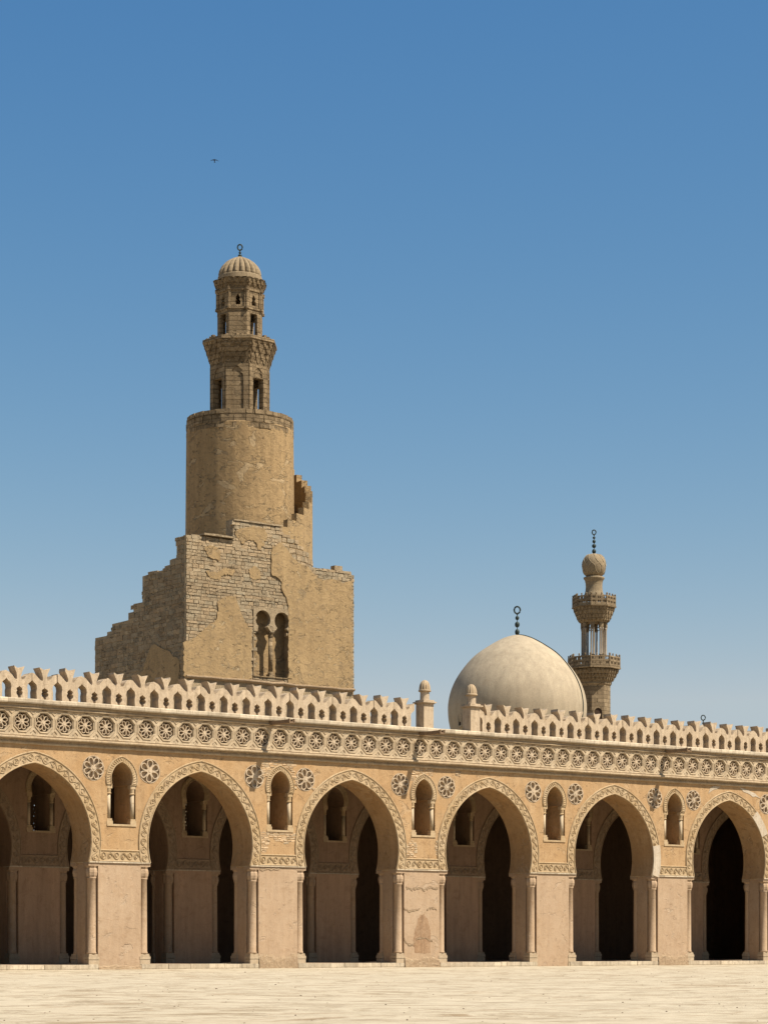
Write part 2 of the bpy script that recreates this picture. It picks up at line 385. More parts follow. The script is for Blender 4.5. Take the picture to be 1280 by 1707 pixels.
# carved band: path warps (s along, t across) to the facade plane
def arch_path(Rm, lo):
    """centre line of the band as points with outward normals"""
    a0 = math.asin((lo-ZC)/Rm); a1 = math.acos(AC/Rm); n = 40; out = []
    for i in range(n+1):
        a = a0+(a1-a0)*i/n; out.append(((Rm*math.cos(a)-AC, ZC+Rm*math.sin(a)), (math.cos(a), math.sin(a))))
    return out + [((-x, z), (-nx, nz)) for (x, z), (nx, nz) in out[-2::-1]]
def scroll(bm, path, half, d0, dh, pitch, fn=WALL):
    cum = [0]
    for a, b in zip(path, path[1:]): cum.append(cum[-1] + math.dist(a[0], b[0]))
    L = cum[-1]; cnt = max(2, round(L/pitch)); pt = L/cnt
    def W(s, t):
        s = min(max(s, 0), L-1e-6); i = max(j for j in range(len(cum)-1) if cum[j] <= s)
        f = (s-cum[i])/(cum[i+1]-cum[i]); (p, n), (q, m_) = path[i], path[i+1]
        nx, ny = n[0]*(1-f)+m_[0]*f, n[1]*(1-f)+m_[1]*f; l = math.hypot(nx, ny)
        return (p[0]*(1-f)+q[0]*f + nx/l*t, p[1]*(1-f)+q[1]*f + ny/l*t)
    for k in range(cnt):
        s0 = k*pt; sg = 1 if k % 2 else -1
        j = lambda v: v*random.uniform(.88, 1.12)
        ribbon(bm, [W(s0 + pt*i/8, sg*half*.8*math.sin(math.pi*i/8)) for i in range(9)], .028, d0, dh, fn)
        cs, ct = s0+pt*.5, -sg*half*.12; ph = random.uniform(-.5, .5)
        ribbon(bm, [W(cs + j(pt*.33)*math.cos(i*.5+ph), ct + half*.66*math.sin(i*.5+ph)) for i in range(random.choice((9, 10, 11)))], .03, d0, dh, fn)
        ribbon(bm, [W(cs + pt*.15*math.cos(i*.8+ph+2), ct + half*.3*math.sin(i*.8+ph+2)) for i in range(6)], .034, d0, dh, fn)
def band_mesh():
    b = bmesh.new()
    outer = arch_pts(AR+.44, AC, ZC, ZS+.0, 26); inner = arch_pts(AR+.004, AC, ZC, ZS, 26)
    plate(b, outer + inner[::-1], (), -.025, .0-.001)
    for Rr in (AR+.035, AR+.41):
        ribbon(b, arch_pts(Rr, AC, ZC, ZS, 26), .05, -.025, -.055)
    scroll(b, arch_path(AR+.222, ZS+.03), .15, -.022, -.048, .31)
    return b
me_band = mesh('arch_band', band_mesh(), M['carved'])
bm = bmesh.new()
hw = PITCH/2 - (math.sqrt((AR+.44)**2-(ZC-ZS)**2)-AC)
plate(bm, [(-.86, ZS+.02), (.86, ZS+.02), (.86, ZS+.46), (-.86, ZS+.46)], (), -.022, -.001)
for z in (ZS+.045, ZS+.435): ribbon(bm, [(-.86, z), (.86, z)], .05, -.022, -.05)
scroll(bm, [((-.84+1.68*i/12, ZS+.24), (0, 1)) for i in range(13)], .15, -.02, -.05, .28)
me_pband = mesh('pier_band', bm, M['carved'])
bm = bmesh.new()
box(bm, -1.30, 1.30, -.045, 1.345, ZS-.028, ZS+.0195)
me_imp = mesh('impost', bm, M['ledge'])

# niche surround
bm = bmesh.new()
so_ = arch_pts(.64+.24, .20, 6.95, 6.74, 14); si_ = arch_pts(.64+.003, .20, 6.95, 6.74, 14)
plate(bm, so_ + si_[::-1], (), -.03, -.001)
for Rr in (.67, .85): ribbon(bm, arch_pts(Rr, .20, 6.95, 6.75, 14), .035, -.03, -.055)
for i in range(26):
    a = arch_pts(.76, .20, 6.95, 6.78, 13)[i]; b_ = arch_pts(.76, .20, 6.95, 6.78, 13)[min(i+1, 26)]
    dx, dz = b_[0]-a[0], b_[1]-a[1]; l = math.hypot(dx, dz) or 1
    ribbon(bm, [(a[0]-dz/l*.055, a[1]+dx/l*.055), (a[0]+dz/l*.055+dx*.5, a[1]-dx/l*.055+dz*.5)], .03, -.03, -.052)
me_surround = mesh('window_surround', bm, M['carved'])
bm = bmesh.new(); box(bm, -.62, .62, -.03, .5, 5.225, 5.298); me_sill = mesh('sill', bm, M['carved'])
bm = bmesh.new()
lathe(bm, [(.075, 5.50), (.075, 6.38)], 14)
me_cshaft = mesh('colonnette', bm, M['frieze'], True)
bm = bmesh.new(); box(bm, -.11, .11, -.10, .11, 6.60, 6.745); lathe(bm, [(.075, 6.38), (.11, 6.42), (.085, 6.45), (.10, 6.60)], 12)
me_ccap = mesh('capital', bm, M['carved'])
bm = bmesh.new(); box(bm, -.13, .13, -.11, .12, 5.30, 5.42); box(bm, -.105, .105, -.09, .11, 5.422, 5.50)
me_cbase = mesh('base', bm, M['carved'])

# rosettes
ROSE_BACK = .5
def petal(r0, r1, wd, n=14):
    out = []
    for i in range(n):
        t = 2*math.pi*i/n; x = (1-math.cos(t))/2; out.append((r0+(r1-r0)*x, wd*math.sin(t)*(.35+.65*x)))
    return out
def rosette_bm(Rr, npet, d0, d1, wd, rim=.022, disc=None, a0=0, twist=0):
    b = bmesh.new()
    for k in range(npet):
        a = a0+2*math.pi*k/npet
        ca, sa = math.cos(a), math.sin(a)
        rt = lambda pts: [(x*ca-y*sa, x*sa+y*ca) for x, y in pts]
        o_ = petal(.035, Rr, wd); i_ = petal(.035+rim*1.9, Rr-rim, wd-rim)
        plate(b, jit(rt(o_), .003), [rt(i_)], d0, d1)
    plate(b, circ(0, 0, .05, 10), (), d0-.012, d1-.003)
    if disc:
        plate(b, circ(0, 0, disc[0], 28), [circ(0, 0, disc[1], 28)], disc[2], disc[3]); plate(b, circ(0, 0, .44, 28), (), .085, .12)
    return b
VR = [mesh('rosette', rosette_bm(.425, 8, -.03, .086, .150, .036, (.455, .432, -.012, .12), .25), M['rosette']),
      mesh('rosette', rosette_bm(.425, 7, -.03, .086, .162, .034, (.455, .432, -.012, .12), .1), M['rosette']),
      mesh('rosette', rosette_bm(.425, 6, -.03, .086, .178, .038, (.455, .432, -.012, .12), .5), M['rosette'])]
OCT = circ(0, 0, .32/math.cos(math.pi/8), 8, math.pi/8)
FR = [mesh('frieze_rosette', rosette_bm(.295+random.uniform(-.008,.008), 8, -.01, .12, .10, .024, None, random.uniform(.1, .5)), M['rosette']) for _ in range(5)]
FP = .857; FU0 = -.707; FZ = 8.82
fk = [k for k in range(-60, 80) if UL-1.0 < FU0+k*FP < UR+1.0]
bm = bmesh.new()
plate(bm, [(UL-1.25, 8.3), (UR+1.25, 8.3), (UR+1.25, 9.28), (UL-1.25, 9.28)], [[(FU0+k*FP+x, FZ+z) for x, z in OCT] for k in fk], -.05, .498, back=False)
for k in fk:
    c = FU0+k*FP
    o8 = [(c+x*1.14, FZ+z*1.14) for x, z in OCT]; ribbon(bm, o8+[o8[0]], .032, -.05, -.075)
    h = FP/2
    ribbon(bm, [(c+h-.10, FZ+.37), (c+h, FZ+.27), (c+h+.10, FZ+.37)], .03, -.05, -.075)
    ribbon(bm, [(c+h-.10, FZ-.37), (c+h, FZ-.27), (c+h+.10, FZ-.37)], .03, -.05, -.075)
    plate(bm, [(c+h-.07, FZ-.47), (c+h+.07, FZ-.47), (c+h, FZ-.38)], (), -.085, -.048)
    plate(bm, [(c-.1, FZ+.415), (c+.1, FZ+.415), (c+.09, FZ+.44), (c-.09, FZ+.44)], (), -.085, -.048)
    ribbon(bm, [(c+h, FZ-.2), (c+h, FZ+.2)], .02, -.05, -.062)
for z in (8.345, 9.255): ribbon(bm, [(UL-1.25, z), (UR+1.25, z)], .045, -.05, -.085)
me_frieze = mesh('frieze', bm, M['frieze'])
def runner(prof, x0, x1, step=.45, a=.006):
    b = bmesh.new(); n = int((x1-x0)/step); rows = []
    for i in range(n+1):
        x = x0+(x1-x0)*i/n; dz = random.uniform(-a, a); dy = random.uniform(-a, a)
        rows.append([b.verts.new((x, y+dy, z+dz)) for y, z in prof])
    for r0, r1 in zip(rows, rows[1:]):
        for j in range(len(prof)): b.faces.new((r0[j], r1[j], r1[(j+1)%len(prof)], r0[(j+1)%len(prof)]))
    b.faces.new(rows[0]); b.faces.new(rows[-1][::-1]); return b

# ------------------------------------------------------------------ FRONT ARCADE
arc = empty('courtyard_arcade', (0, 0, 0), 'sunlit front arcade of pointed arches with carved stucco bands and lacy crenellated parapet', 'arcade')
def colum(k, parent, x, y, back=False):
    c = link('column', me_shaft, parent, (x, y, 0), (0, 0, random.uniform(0, 3)))
    link('capital', me_cap, c, (0, 0, 0), (0, 0, -c.rotation_euler.z)); link('base', me_base, c, (0, 0, 0), (0, 0, -c.rotation_euler.z))
def arcade(root, front):
    link('wall', me_wall if front else me_wall2, root)
    for k in KS:
        u = U0+PITCH*k
        link('pier', me_pier, root, (u, 0, 0)); link('pier_band', me_pband, root, (u, 0, 0)); link('impost', me_imp, root, (u, 0, 0))
        for sx in (-1, 1):
            for y in (.185, 1.115): colum(k, root, u+sx*1.085, y)
        ws = link('window_surround', me_surround, root, (u+.08, 0, 0)); link('sill', me_sill, ws)
        for sx in (-1, 1):
            c = link('colonnette', me_cshaft, ws, (sx*.50, .10, 0)); link('capital', me_ccap, ws, (sx*.50, .10, 0)); link('base', me_cbase, ws, (sx*.50, .10, 0))
    for k in BS: link('arch_band', me_band, root, (bayc(k), 0, 0))
arcade(arc, True)
for i, (u, z) in enumerate(ROS): link('rosette', VR[(i*5+i//3) % 3 if i % 4 else 0], arc, (u, 0, z), (0, random.uniform(-.2, .2), 0))
link('frieze', me_frieze, arc)
for i, k in enumerate(fk): link('frieze_rosette', FR[random.randrange(5)], arc, (FU0+k*FP, 0, FZ), (0, random.choice((0, math.pi/4, .1)), 0))
obj('lower_moulding', runner([(.149, 8.02), (-.06, 8.02), (-.075, 8.06), (-.06, 8.11), (-.01, 8.12), (-.01, 8.20), (-.20, 8.205), (-.215, 8.24), (-.20, 8.298), (.149, 8.298)], UL-1.25, UR+1.25), M['mould'], arc)
obj('cornice', runner([(.149, 9.281), (-.11, 9.281), (-.13, 9.30), (-.13, 9.34), (-.08, 9.36), (-.08, 9.452), (.149, 9.452)], UL-1.25, UR+1.25), M['mould'], arc)
obj('ledge', runner([(.5, 9.454), (-.22, 9.456), (-.24, 9.50), (-.24, 9.60), (-.22, 9.63), (.5, 9.63)], UL-1.25, UR+1.25, .7, .009), M['ledge'], arc)

# merlons
def merlon_mesh(v):
    a = .018
    h = [(0, 1.09), (.11, 1.135), (.205, 1.20), (.19, 1.12), (.125, .96), (.08, .81), (.09, .72), (.13, .70), (.19, .735), (.27, .83), (.36, .92), (.43, .96)]
    r = [(x+random.uniform(-a, a), z+random.uniform(-a, a)) for x, z in h[1:]]
    l = [(-x+random.uniform(-a, a), z+random.uniform(-a, a)) for x, z in h[1:]][::-1]
    sr = [(.325, 0), (.34, .30), (.315, .42), (.335, .54), (.39, .60), (.44, .63), (.5075, .71)]
    outer = [(-x, z) for x, z in sr[::-1]] + sr + [(.5075, .975)] + r[::-1] + [(0, 1.105)] + l[::-1] + [(-.5075, .975)]
    rr = 1+random.uniform(-.06, .1)
    kh = [(.045, .03), (.06, .10), (.12*rr, .16), (.135*rr, .24), (.09*rr, .29), (.125*rr, .34), (.09*rr, .40), (.03, .43)]
    key = [(-x, z) for x, z in kh[::-1]] ; hole = kh + [(0, .475)] + key
    b = bmesh.new(); plate(b, outer, [jit(hole, .006)], 0, .46)
    return mesh('merlon', b, M['merlon'])
MV = [merlon_mesh(i) for i in range(14)]
us = [6.24-1.019*i for i in range(60) if 6.24-1.019*i > UL-1] + [10.63+1.012*i for i in range(60) if 10.63+1.012*i < UR+1]
for i, u in enumerate(us):
    link('merlon', random.choice(MV), arc, (u, random.uniform(-.012, .012), 9.63), (random.uniform(-.012, .012), 0, random.uniform(-.02, .02)), (1, 1, random.uniform(.97, 1.02)))
def half_merlon(side):
    b = bmesh.new()
    o = [(0, .66), (.10, .58), (.15, .5), (.155, 0), (.33, 0), (.33, .92), (.28, .9), (.12, .98), (0, 1.01)]
    plate(b, [(side*x, z) for x, z in o][::side], (), 0, .38); return b
# turret-like posts with ribbed caps
for u, yy in ((7.39, 0), (9.83, 0)):
    b = bmesh.new()
    box(b, -.25, .25, -.12, .40, 0, .98); box(b, -.29, .29, -.16, .44, .982, 1.02); box(b, -.34, .34, -.21, .49, 1.022, 1.075); box(b, -.27, .27, -.14, .42, 1.077, 1.14)
    lathe(b, [(.20, 1.142), (.19, 1.2), (.185, 1.48)], 20, (0, .14, 0))
    p = obj('parapet_post', b, M['merlon'], arc, loc=(u, 0, 9.63))
    b = bmesh.new()
    lathe(b, [(.22, 1.48), (.26, 1.50), (.26, 1.54), (.23, 1.56)], 24, (0, .14, 0))
    pr = [(.235*math.cos(t)**.85, 1.56+.40*math.sin(t)) for t in [i*math.pi/2/10 for i in range(10)]]
    lathe(b, pr+[(.02, 1.965)], 72, (0, .14, 0), rad=lambda t: 1-.16*abs(math.sin(t*2*math.pi*6))**.6 if False else .90+.10*abs(math.sin(t*math.pi*12))**.7)
    obj('ribbed_cap', b, M['mould'], p)
# spouts
for i, u in enumerate((-.30, 7.02, 20.78)):
    b = bmesh.new(); L = 1.25
    box(b, -.10, .10, -.20-L, -.05, 9.30, 9.345); box(b, -.10, -.055, -.20-L, -.05, 9.347, 9.43); box(b, .055, .10, -.20-L, -.05, 9.347, 9.43)
    box(b, -.12, .12, -.23-L, -.13-L, 9.28, 9.298); box(b, -.125, -.102, -.23-L, -.13-L, 9.298, 9.45); box(b, .102, .125, -.23-L, -.13-L, 9.298, 9.45)
    obj('water_spout', b, M['spout'], arc, loc=(u, 0, 0))
# weathering on the front
def patch(name, poly, m, d=-.004, thick=.003, parent=arc, step=.12, a=.02, label=None):
    b = bmesh.new(); plate(b, rough_edge(poly, step, a), (), d, d+thick); return obj(name, b, m, parent, label=label)
def fp(px, py): q = at_Y(px, py, 0); return (q.x, q.z)
def bricks(poly, holes=()):
    b = bmesh.new(); b.loops.layers.float_color.new('tint')
    stones(b, poly, WALL, .075, .14, .26, .0, .004, .022, gap=.009, var=.22, holes=holes)
    return obj('exposed_brick', b, M['brick'], arc)
u2 = U0+.08; u3 = U0+PITCH+.08
band_zone = lambda uc: [(uc+x, z) for x, z in arch_pts(.84, .13, 6.93, 6.6, 10)] + [(uc-.75, 5.2), (uc+.75, 5.2)]
bricks([(u2-.74, 8.02), (u2+.66, 8.02), (u2+.72, 7.4), (u2+.9, 7.1), (u2+.7, 6.9), (u2-.6, 6.9), (u2-.85, 7.4)], [[(u2+x*1, z) for x, z in arch_pts(.85, .13, 6.93, 6.5, 10)]])
bricks([(u2-.9, 4.40), (u2-.68, 4.42), (u2-.5, 4.72), (u2-.42, 5.02), (u2-.1, 4.86), (u2+.35, 4.74), (u2+.78, 4.92), (u2+.80, 5.2), (u2-.80, 5.2), (u2-.9, 5.0)])
bricks([(u2+1.5, 7.0), (u2+1.75, 6.72), (u2+2.1, 7.05), (u2+1.85, 7.15)])
bricks([(u3-.5, 8.02), (u3+.35, 8.02), (u3+.55, 7.7), (u3+.25, 7.6), (u3-.5, 7.5), (u3-.75, 7.4)], [[(u3+x, z) for x, z in arch_pts(.85, .13, 6.93, 6.5, 10)]])
bricks([(u3-.86, 4.40), (u3-.45, 4.40), (u3-.3, 4.75), (u3-.35, 5.05), (u3-.62, 5.1), (u3-.86, 4.9)])
bricks([(u3+.6, 4.5), (u3+.82, 4.5), (u3+.82, 5.1), (u3+.6, 5.12)])
bricks([(u3+1.65, 7.75), (u3+1.95, 7.75), (u3+1.95, 8.0), (u3+1.65, 8.02)])
bricks([(U0+4*PITCH-1.0, 4.0), (U0+4*PITCH-.45, 4.0), (U0+4*PITCH-.5, 5.3), (U0+4*PITCH-.95, 5.2)])
# broken brick end pier detail on far right pier face
def arcseg(k, a_lo, a_hi, side):
    c = bayc(k); o = []; i_ = []
    for j in range(9):
        a = R(a_lo+(a_hi-a_lo)*j/8); s = side
        o.append((c+s*((AR+.44)*math.cos(a)-AC), ZC+(AR+.44)*math.sin(a))); i_.append((c+s*((AR+.02)*math.cos(a)-AC), ZC+(AR+.02)*math.sin(a)))
    return (o+i_[::-1])
b = bmesh.new(); plate(b, arcseg(2, -15, 11, 1), (), -.062, -.02)
obj('plaster_repair', b, M['repair'], arc, label='white plaster repair low on the right side of the fifth arch band')
b = bmesh.new(); plate(b, arcseg(3, 24, 46, 1), (), -.062, -.02)
obj('plaster_repair', b, M['repair'], arc, label='white plaster repair on the upper right of the last arch band')
u = 24.4
for pl in ([(u-.6, 7.97), (u-.2, 8.0), (u-.3, 7.88), (u-.75, 7.78), (u-.95, 7.62), (u-.85, 7.85)], [(u+1.0, 8.0), (u+1.4, 7.96), (u+2.0, 7.76), (u+2.4, 7.56), (u+1.9, 7.62), (u+1.3, 7.82)]):
    b = bmesh.new(); plate(b, rough_edge(pl, .15, .03), (), -.012, 0.0-.001); obj('plaster_repair', b, M['repair'], arc)
# crumbled render at the pier feet
for k, hgt in ((-2, .5), (-1, .22), (0, .62), (1, .5), (3, .55), (4, .5)):
    uc = U0+PITCH*k; b = bmesh.new(); n = 26; rows = []
    tops = [hgt*(.86+.10*math.sin(i*.33+k*2)+.05*math.sin(i*.9+k)+random.uniform(-.03, .03)) for i in range(n+1)]
    for i in range(n+1):
        x = uc-.90+1.80*i/n; row = []
        for j in range(7):
            t = j/6; bulge = math.sin(min(t*1.3, 1)*math.pi*.5); row.append(b.verts.new((x, -(1-t)**.5*.07-.004+random.uniform(-.012, .006)*(j < 6), -.06+tops[i]*t)))
        rows.append(row)
    for r0, r1 in zip(rows, rows[1:]):
        for j in range(6): b.faces.new((r0[j], r1[j], r1[j+1], r0[j+1]))
    obj('crumbled_footing', b, M['rough'], arc, smooth='raw')
# pier 3 panel: arched stain and cracks
uc = U0+PITCH
b = bmesh.new()
st = [(uc-.38, .55), (uc+.42, .55), (uc+.48, 1.0), (uc+.42, 1.55), (uc+.30, 1.95), (uc+.12, 2.12), (uc-.06, 2.10), (uc-.24, 1.85), (uc-.37, 1.4), (uc-.42, .9)]
plate(b, rough_edge(st, .07, .035), (), -.004, -.001); obj('wall_stain', b, M['stain'], arc, label='reddish arch shaped stain on the third pier')
def crack(pts, w_=.03):
    w_ *= .6
    b = bmesh.new(); P = []
    for (x0,z0),(x1,z1) in zip(pts, pts[1:]):
        for i in range(5): P.append((x0+(x1-x0)*i/5, z0+(z1-z0)*i/5+random.uniform(-.035, .035)))
    P.append(pts[-1]); up = [(x, z+w_*random.uniform(.3, 1)) for x, z in P]; 
    plate(b, P+up[::-1], (), -.007, -.001); obj('wall_crack', b, M['crack'], arc)
    b = bmesh.new(); lo = [(x, z-.002-.09*random.uniform(.1, 1)) for x, z in P]; plate(b, lo+P[::-1], (), -.016, -.001); obj('wall_crack', b, M['rough'], arc)
crack([(uc-.8, 3.2), (uc-.5, 3.12), (uc-.2, 3.22), (uc+.1, 3.13), (uc+.4, 3.2), (uc+.85, 3.19)])
crack([(uc-.9, 2.33), (uc-.6, 2.24), (uc-.1, 2.36)], .02); crack([(uc+.25, 2.3), (uc+.5, 2.42), (uc+.75, 2.32)], .03)
crack([(uc-.9, 1.1), (uc-.7, .92), (uc-.45, .88)], .035); crack([(uc-.3, 1.15), (uc+.1, 1.18), (uc+.55, 1.08)], .02)
crack([(U0-.85, 3.80), (U0-.2, 3.83), (U0+.3, 3.86)], .02)

# roof, floor
b = bmesh.new(); box(b, UL-1.2, UR+1.2, 1.305, 13.3, 8.15, 8.5)
for i in range(int((UR-UL)/1.2)): box(b, UL+i*1.2, UL+i*1.2+.22, 1.31, 13.2, 7.9, 8.148)
obj('roof', b, M['wood'], arc)
b = bmesh.new(); box(b, UL-1.2, UR+1.2, .06, 13.3, -.3, .155); structure(obj('arcade_floor', b, M['floor']))
b = bmesh.new()
for k in BS:
    x = U0+PITCH*k+.93; e = U0+PITCH*(k+1)-.93
    while x < e-.05:
        x2 = min(e, x+random.uniform(.6, 1.2)); x2 = e if e-x2 < .3 else x2
        box(b, x+.006, x2-.006, -.05+random.uniform(-.012, .012), .058, -.3, .165+random.uniform(-.01, .008)); x = x2
o = structure(obj('kerb', b, M['ledge']))

# ------------------------------------------------------------------ INNER ARCADE
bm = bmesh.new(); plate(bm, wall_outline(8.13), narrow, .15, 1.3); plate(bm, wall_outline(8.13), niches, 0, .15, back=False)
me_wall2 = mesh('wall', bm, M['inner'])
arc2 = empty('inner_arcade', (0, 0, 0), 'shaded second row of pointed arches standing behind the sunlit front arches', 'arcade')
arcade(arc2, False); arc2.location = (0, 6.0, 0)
M['inpan'] = mat('bounce_warm_plaster', (.62, .41, .26), (.66, .45, .29), (.5, .32, .2), 1, .4, .6, .02, stain=((.42, .25, .15), 1.2, .6, .4))  # pier plaster copy, reddened and lightened to stand in for bounced light
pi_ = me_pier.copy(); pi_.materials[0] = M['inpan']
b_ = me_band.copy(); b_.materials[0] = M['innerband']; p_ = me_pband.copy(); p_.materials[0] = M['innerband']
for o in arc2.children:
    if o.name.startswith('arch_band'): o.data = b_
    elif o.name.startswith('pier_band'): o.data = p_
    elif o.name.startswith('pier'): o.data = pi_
# ------------------------------------------------------------------ OUTER WALL
ow = empty('outer_wall', (0, 12.2, 0), 'dark rear wall of the arcade with pierced lattice windows, seen deep through the arches', 'wall')
wins = [U0+PITCH*(k+.5)+.0 for k in BS]
GW = at_Y(314, 1362, 12.2); gwu = GW.x; gph = (gwu - U0) % PITCH
wins = [U0+PITCH*k+gph for k in range(KS[0], KS[-1]) ]
bm = bmesh.new(); holes = [[(u-.6, 5.2), (u+.6, 5.2)]+[(u+x, z) for x, z in arch_pts(.73, .13, 6.7, 6.7, 8)] for u in wins]
fnw = lambda u, v, d: Vector((u, d, v))
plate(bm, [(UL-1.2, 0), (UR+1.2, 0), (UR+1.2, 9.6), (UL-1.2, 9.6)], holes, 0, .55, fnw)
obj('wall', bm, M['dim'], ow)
for u in wins:
    b = bmesh.new(); hs = []
    for i in range(8):
        for j in range(13):
            cx, cz = -.5+.143*(i+.5)-.07+(.03 if j % 2 else 0), 5.3+.15*j+.05
            if cz > 6.7 and math.hypot(cx, cz-6.7) > .48 or abs(cx) > .52: continue
            hs.append(circ(cx, cz, random.uniform(.012, .034), 6, .3))
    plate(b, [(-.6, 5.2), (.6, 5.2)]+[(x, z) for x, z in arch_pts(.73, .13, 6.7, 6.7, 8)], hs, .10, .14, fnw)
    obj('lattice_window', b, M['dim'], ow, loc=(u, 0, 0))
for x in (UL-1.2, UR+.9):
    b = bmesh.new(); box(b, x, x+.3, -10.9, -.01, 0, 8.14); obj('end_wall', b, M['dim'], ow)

# ================================================================== SPIRAL MINARET
TY = 33.2; c0 = at_Y(306.5, 1000, TY); X0 = c0.x; X1 = at_Y(586, 1000, TY).x; TB = 42.6
tw = empty('spiral_minaret', ((X0+X1)/2, 38, 0), 'tall weathered stone minaret with stepped ramp, round drum and octagonal ribbed lantern', 'minaret')
tw_l = Vector(tw.location)
class _P: pass
def tobj(name, bm, m, smooth=False, parent=None, label=None):
    o = obj(name, bm, m, parent or tw, smooth, label)
    o.location = -tw_l if parent is None else (0, 0, 0); return o
LF = lambda u, v, d: Vector((X0+d, u, v))        # left face: u = world Y
prof_px = [(308, 893.5), (294.5, 897.5), (294.5, 930), (287, 932), (283, 934), (283, 941.5), (274.5, 944), (274.5, 950), (262, 953), (262, 951), (250, 953), (250, 957), (237.5, 961), (237.5, 1004), (222.5, 1007), (222.5, 1020), (213.9, 1022), (213.9, 1034), (187, 1040.5), (187, 1052), (178.6, 1054), (178.6, 1060), (158.8, 1064)]
pl = [(lambda q: (q.y, q.z))(at_X(x, y, X0)) for x, y in prof_px]
TBK = pl[-1][0]
b = bmesh.new(); pl_l = rough_edge(pl, .5, .025)
plate(b, [(TY, 0)] + [(TY, pl[0][1])] + pl[1:] + [(TBK, 0)], (), .0, .5, LF)
# stair volume behind the parapet, main block, rear lower block
plate(b, [(TY+.5, 0), (TY+.5, pl[0][1]-1.2)] + [(y, z-1.1) for y, z in pl[1:]] + [(TBK-.01, 0)], (), .502, 2.4, LF)
box(b, X0+2.402, X1, TY+.421, 40.8, 0, 21.9); box(b, X0+2.402, X1-.003, 40.802, TBK-.004, 0, 17.5)
box(b, X0+.502, X0+2.4, TY, TY+.498, 0, 22)
zc1 = at_Y(340, 893, TY).z; zc2 = at_Y(425, 873.5, TY).z; XS = at_Y(385, 890, TY).x; XC = 23.3
TC = Vector((23.4, 37.3, 0))
box(b, X0+.502, XS, TY, TY+.5, 22.002, zc1); box(b, XS+.002, XC, TY, TY+.5, 21.902, zc2)
zr = at_Y(560, 951, TY).z
box(b, X1-.45, X1-.002, TY+.01, 40.7, 21.902, zr-.05); box(b, TC.x+3.2, X1-.452, TY+.01, TY+.45, 21.902, zr-.08); 
q = at_Y(564, 944, TY); box(b, q.x-.25, q.x+.3, TY+.02, TY+.4, zr-.08, q.z+.03)
tint_white(b); tobj('tower_base', b, M['stone'])
WIN = lambda cx: [(at_Y(cx-13.6, 1, TY).x, at_Y(cx, 1129, TY).z), (at_Y(cx+14.0, 1, TY).x, at_Y(cx, 1129, TY).z)]
fz = lambda y, x=450: at_Y(x, y, TY).z
fx = lambda x: at_Y(x, 1000, TY).x
TF = lambda u, v, d: Vector((u, TY+d, v))
# laid stones of the front and side
front_poly = [(X0, 15.4), (X1, 15.4), (X1, zr-.05), (TC.x+3.4, zr), (XC, zr), (XC, zc2), (XS, zc2), (XS, zc1), (X0, zc1)]
wz0, wz1 = fz(1129.5), fz(1018)
WR = [(fx(418.6), wz0), (fx(480.4), wz0), (fx(480.4), wz1-.1), (fx(418.6), wz1-.1)]
b = bmesh.new(); b.loops.layers.float_color.new('tint')
stones(b, [p for p in front_poly if p[1] > 20 or True], TF, .19, .16, .65, .0, .222, .262, .001, .13, [WR])
tobj('masonry', b, M['stone'])
b = bmesh.new(); b.loops.layers.float_color.new('tint')
stones(b, [(TY, 12)] + [(TY, pl[0][1])] + pl[1:] + [(TBK, 12)], LF, .24, .25, .7, .0, .01, .04, .002, .16, (), .84)  # darker tint on this face: shade deepened in the stone colour, plus grime
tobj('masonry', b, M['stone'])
# front facing slab that carries the twin window recess (0.2 m proud of the block)
def horseshoe(cx):
    c = fx(cx); r = .515; zc_ = fz(1034.5, cx); hw = .49; o = [(c-hw, wz0), (c+hw, wz0), (c+hw, zc_-.62), (c+.40, zc_-.56)]
    for i in range(21):
        a = R(-48+276*i/20); o.append((c+r*math.cos(a), zc_+r*math.sin(a)))
    return o + [(c-.40, zc_-.56), (c-hw, zc_-.62)]
h1, h2 = horseshoe(433.6), horseshoe(465.3)
b = bmesh.new()
plate(b, [(X0+.001, 12), (X1-.001, 12), (X1-.001, zr-.3), (XC-.01, zr-.3), (XC-.01, zc2-.25), (XS+.01, zc2-.25), (XS+.01, zc1-.25), (X0+.001, zc1-.25)],
      [[(fx(418.5), wz0), (fx(480.3), wz0), (fx(480.3), wz1+.25), (fx(418.5), wz1+.25)]], -.205, .42, TF, back=False)
tint_white(b); tobj('front_facing', b, M['stone'])
b = bmesh.new(); plate(b, [(fx(418), wz0-.1), (fx(481), wz0-.1), (fx(481), wz1+.3), (fx(418), wz1+.3)], (), .405, .418, TF); tobj('blind_backing', b, M['tplaster'])
# window wall panel, with recess depth made from a deep box
WXa, WXb = fx(418.5), fx(480.3)
b = bmesh.new(); plate(b, [(WXa, wz0), (WXa, wz1+.25), (WXb, wz1+.25), (WXb, wz0)][::-1], [], 0, .001, TF) if False else None
def hs_union():
    # arched screen: slab minus both horseshoes above the impost, open below except the central column
    ci = [(p[0], p[1]) for p in h1]; return ci
zi = fz(1056)   # impost level of the central column
outer = [(WXa, wz0)]
c1, c2 = fx(433.6), fx(465.3); zc_ = fz(1035.5)
def headpts(c, zcc, r=.505, lo=-52):
    return [(c+r*math.cos(R(lo+(180-2*lo)*i/22)), zcc+r*math.sin(R(lo+(180-2*lo)*i/22))) for i in range(23)]
H1, H2 = headpts(c1, fz(1033.3, 432)), headpts(c2, fz(1037, 465))
b = bmesh.new()
scr = [(WXa, wz0), (WXa+.004, zi), (H1[-1][0]-.05, zi)] + H1[::-1] + [((c1+c2)/2-.10, zi+.02), ((c1+c2)/2+.10, zi+.02)] + H2[::-1] + [(WXb-.005, zi), (WXb, wz0), (WXb+.02, wz0), (WXb+.02, wz1+.12), (WXa-.02, wz1+.12), (WXa-.02, wz0)]
scr = [p for i, p in enumerate(scr)]
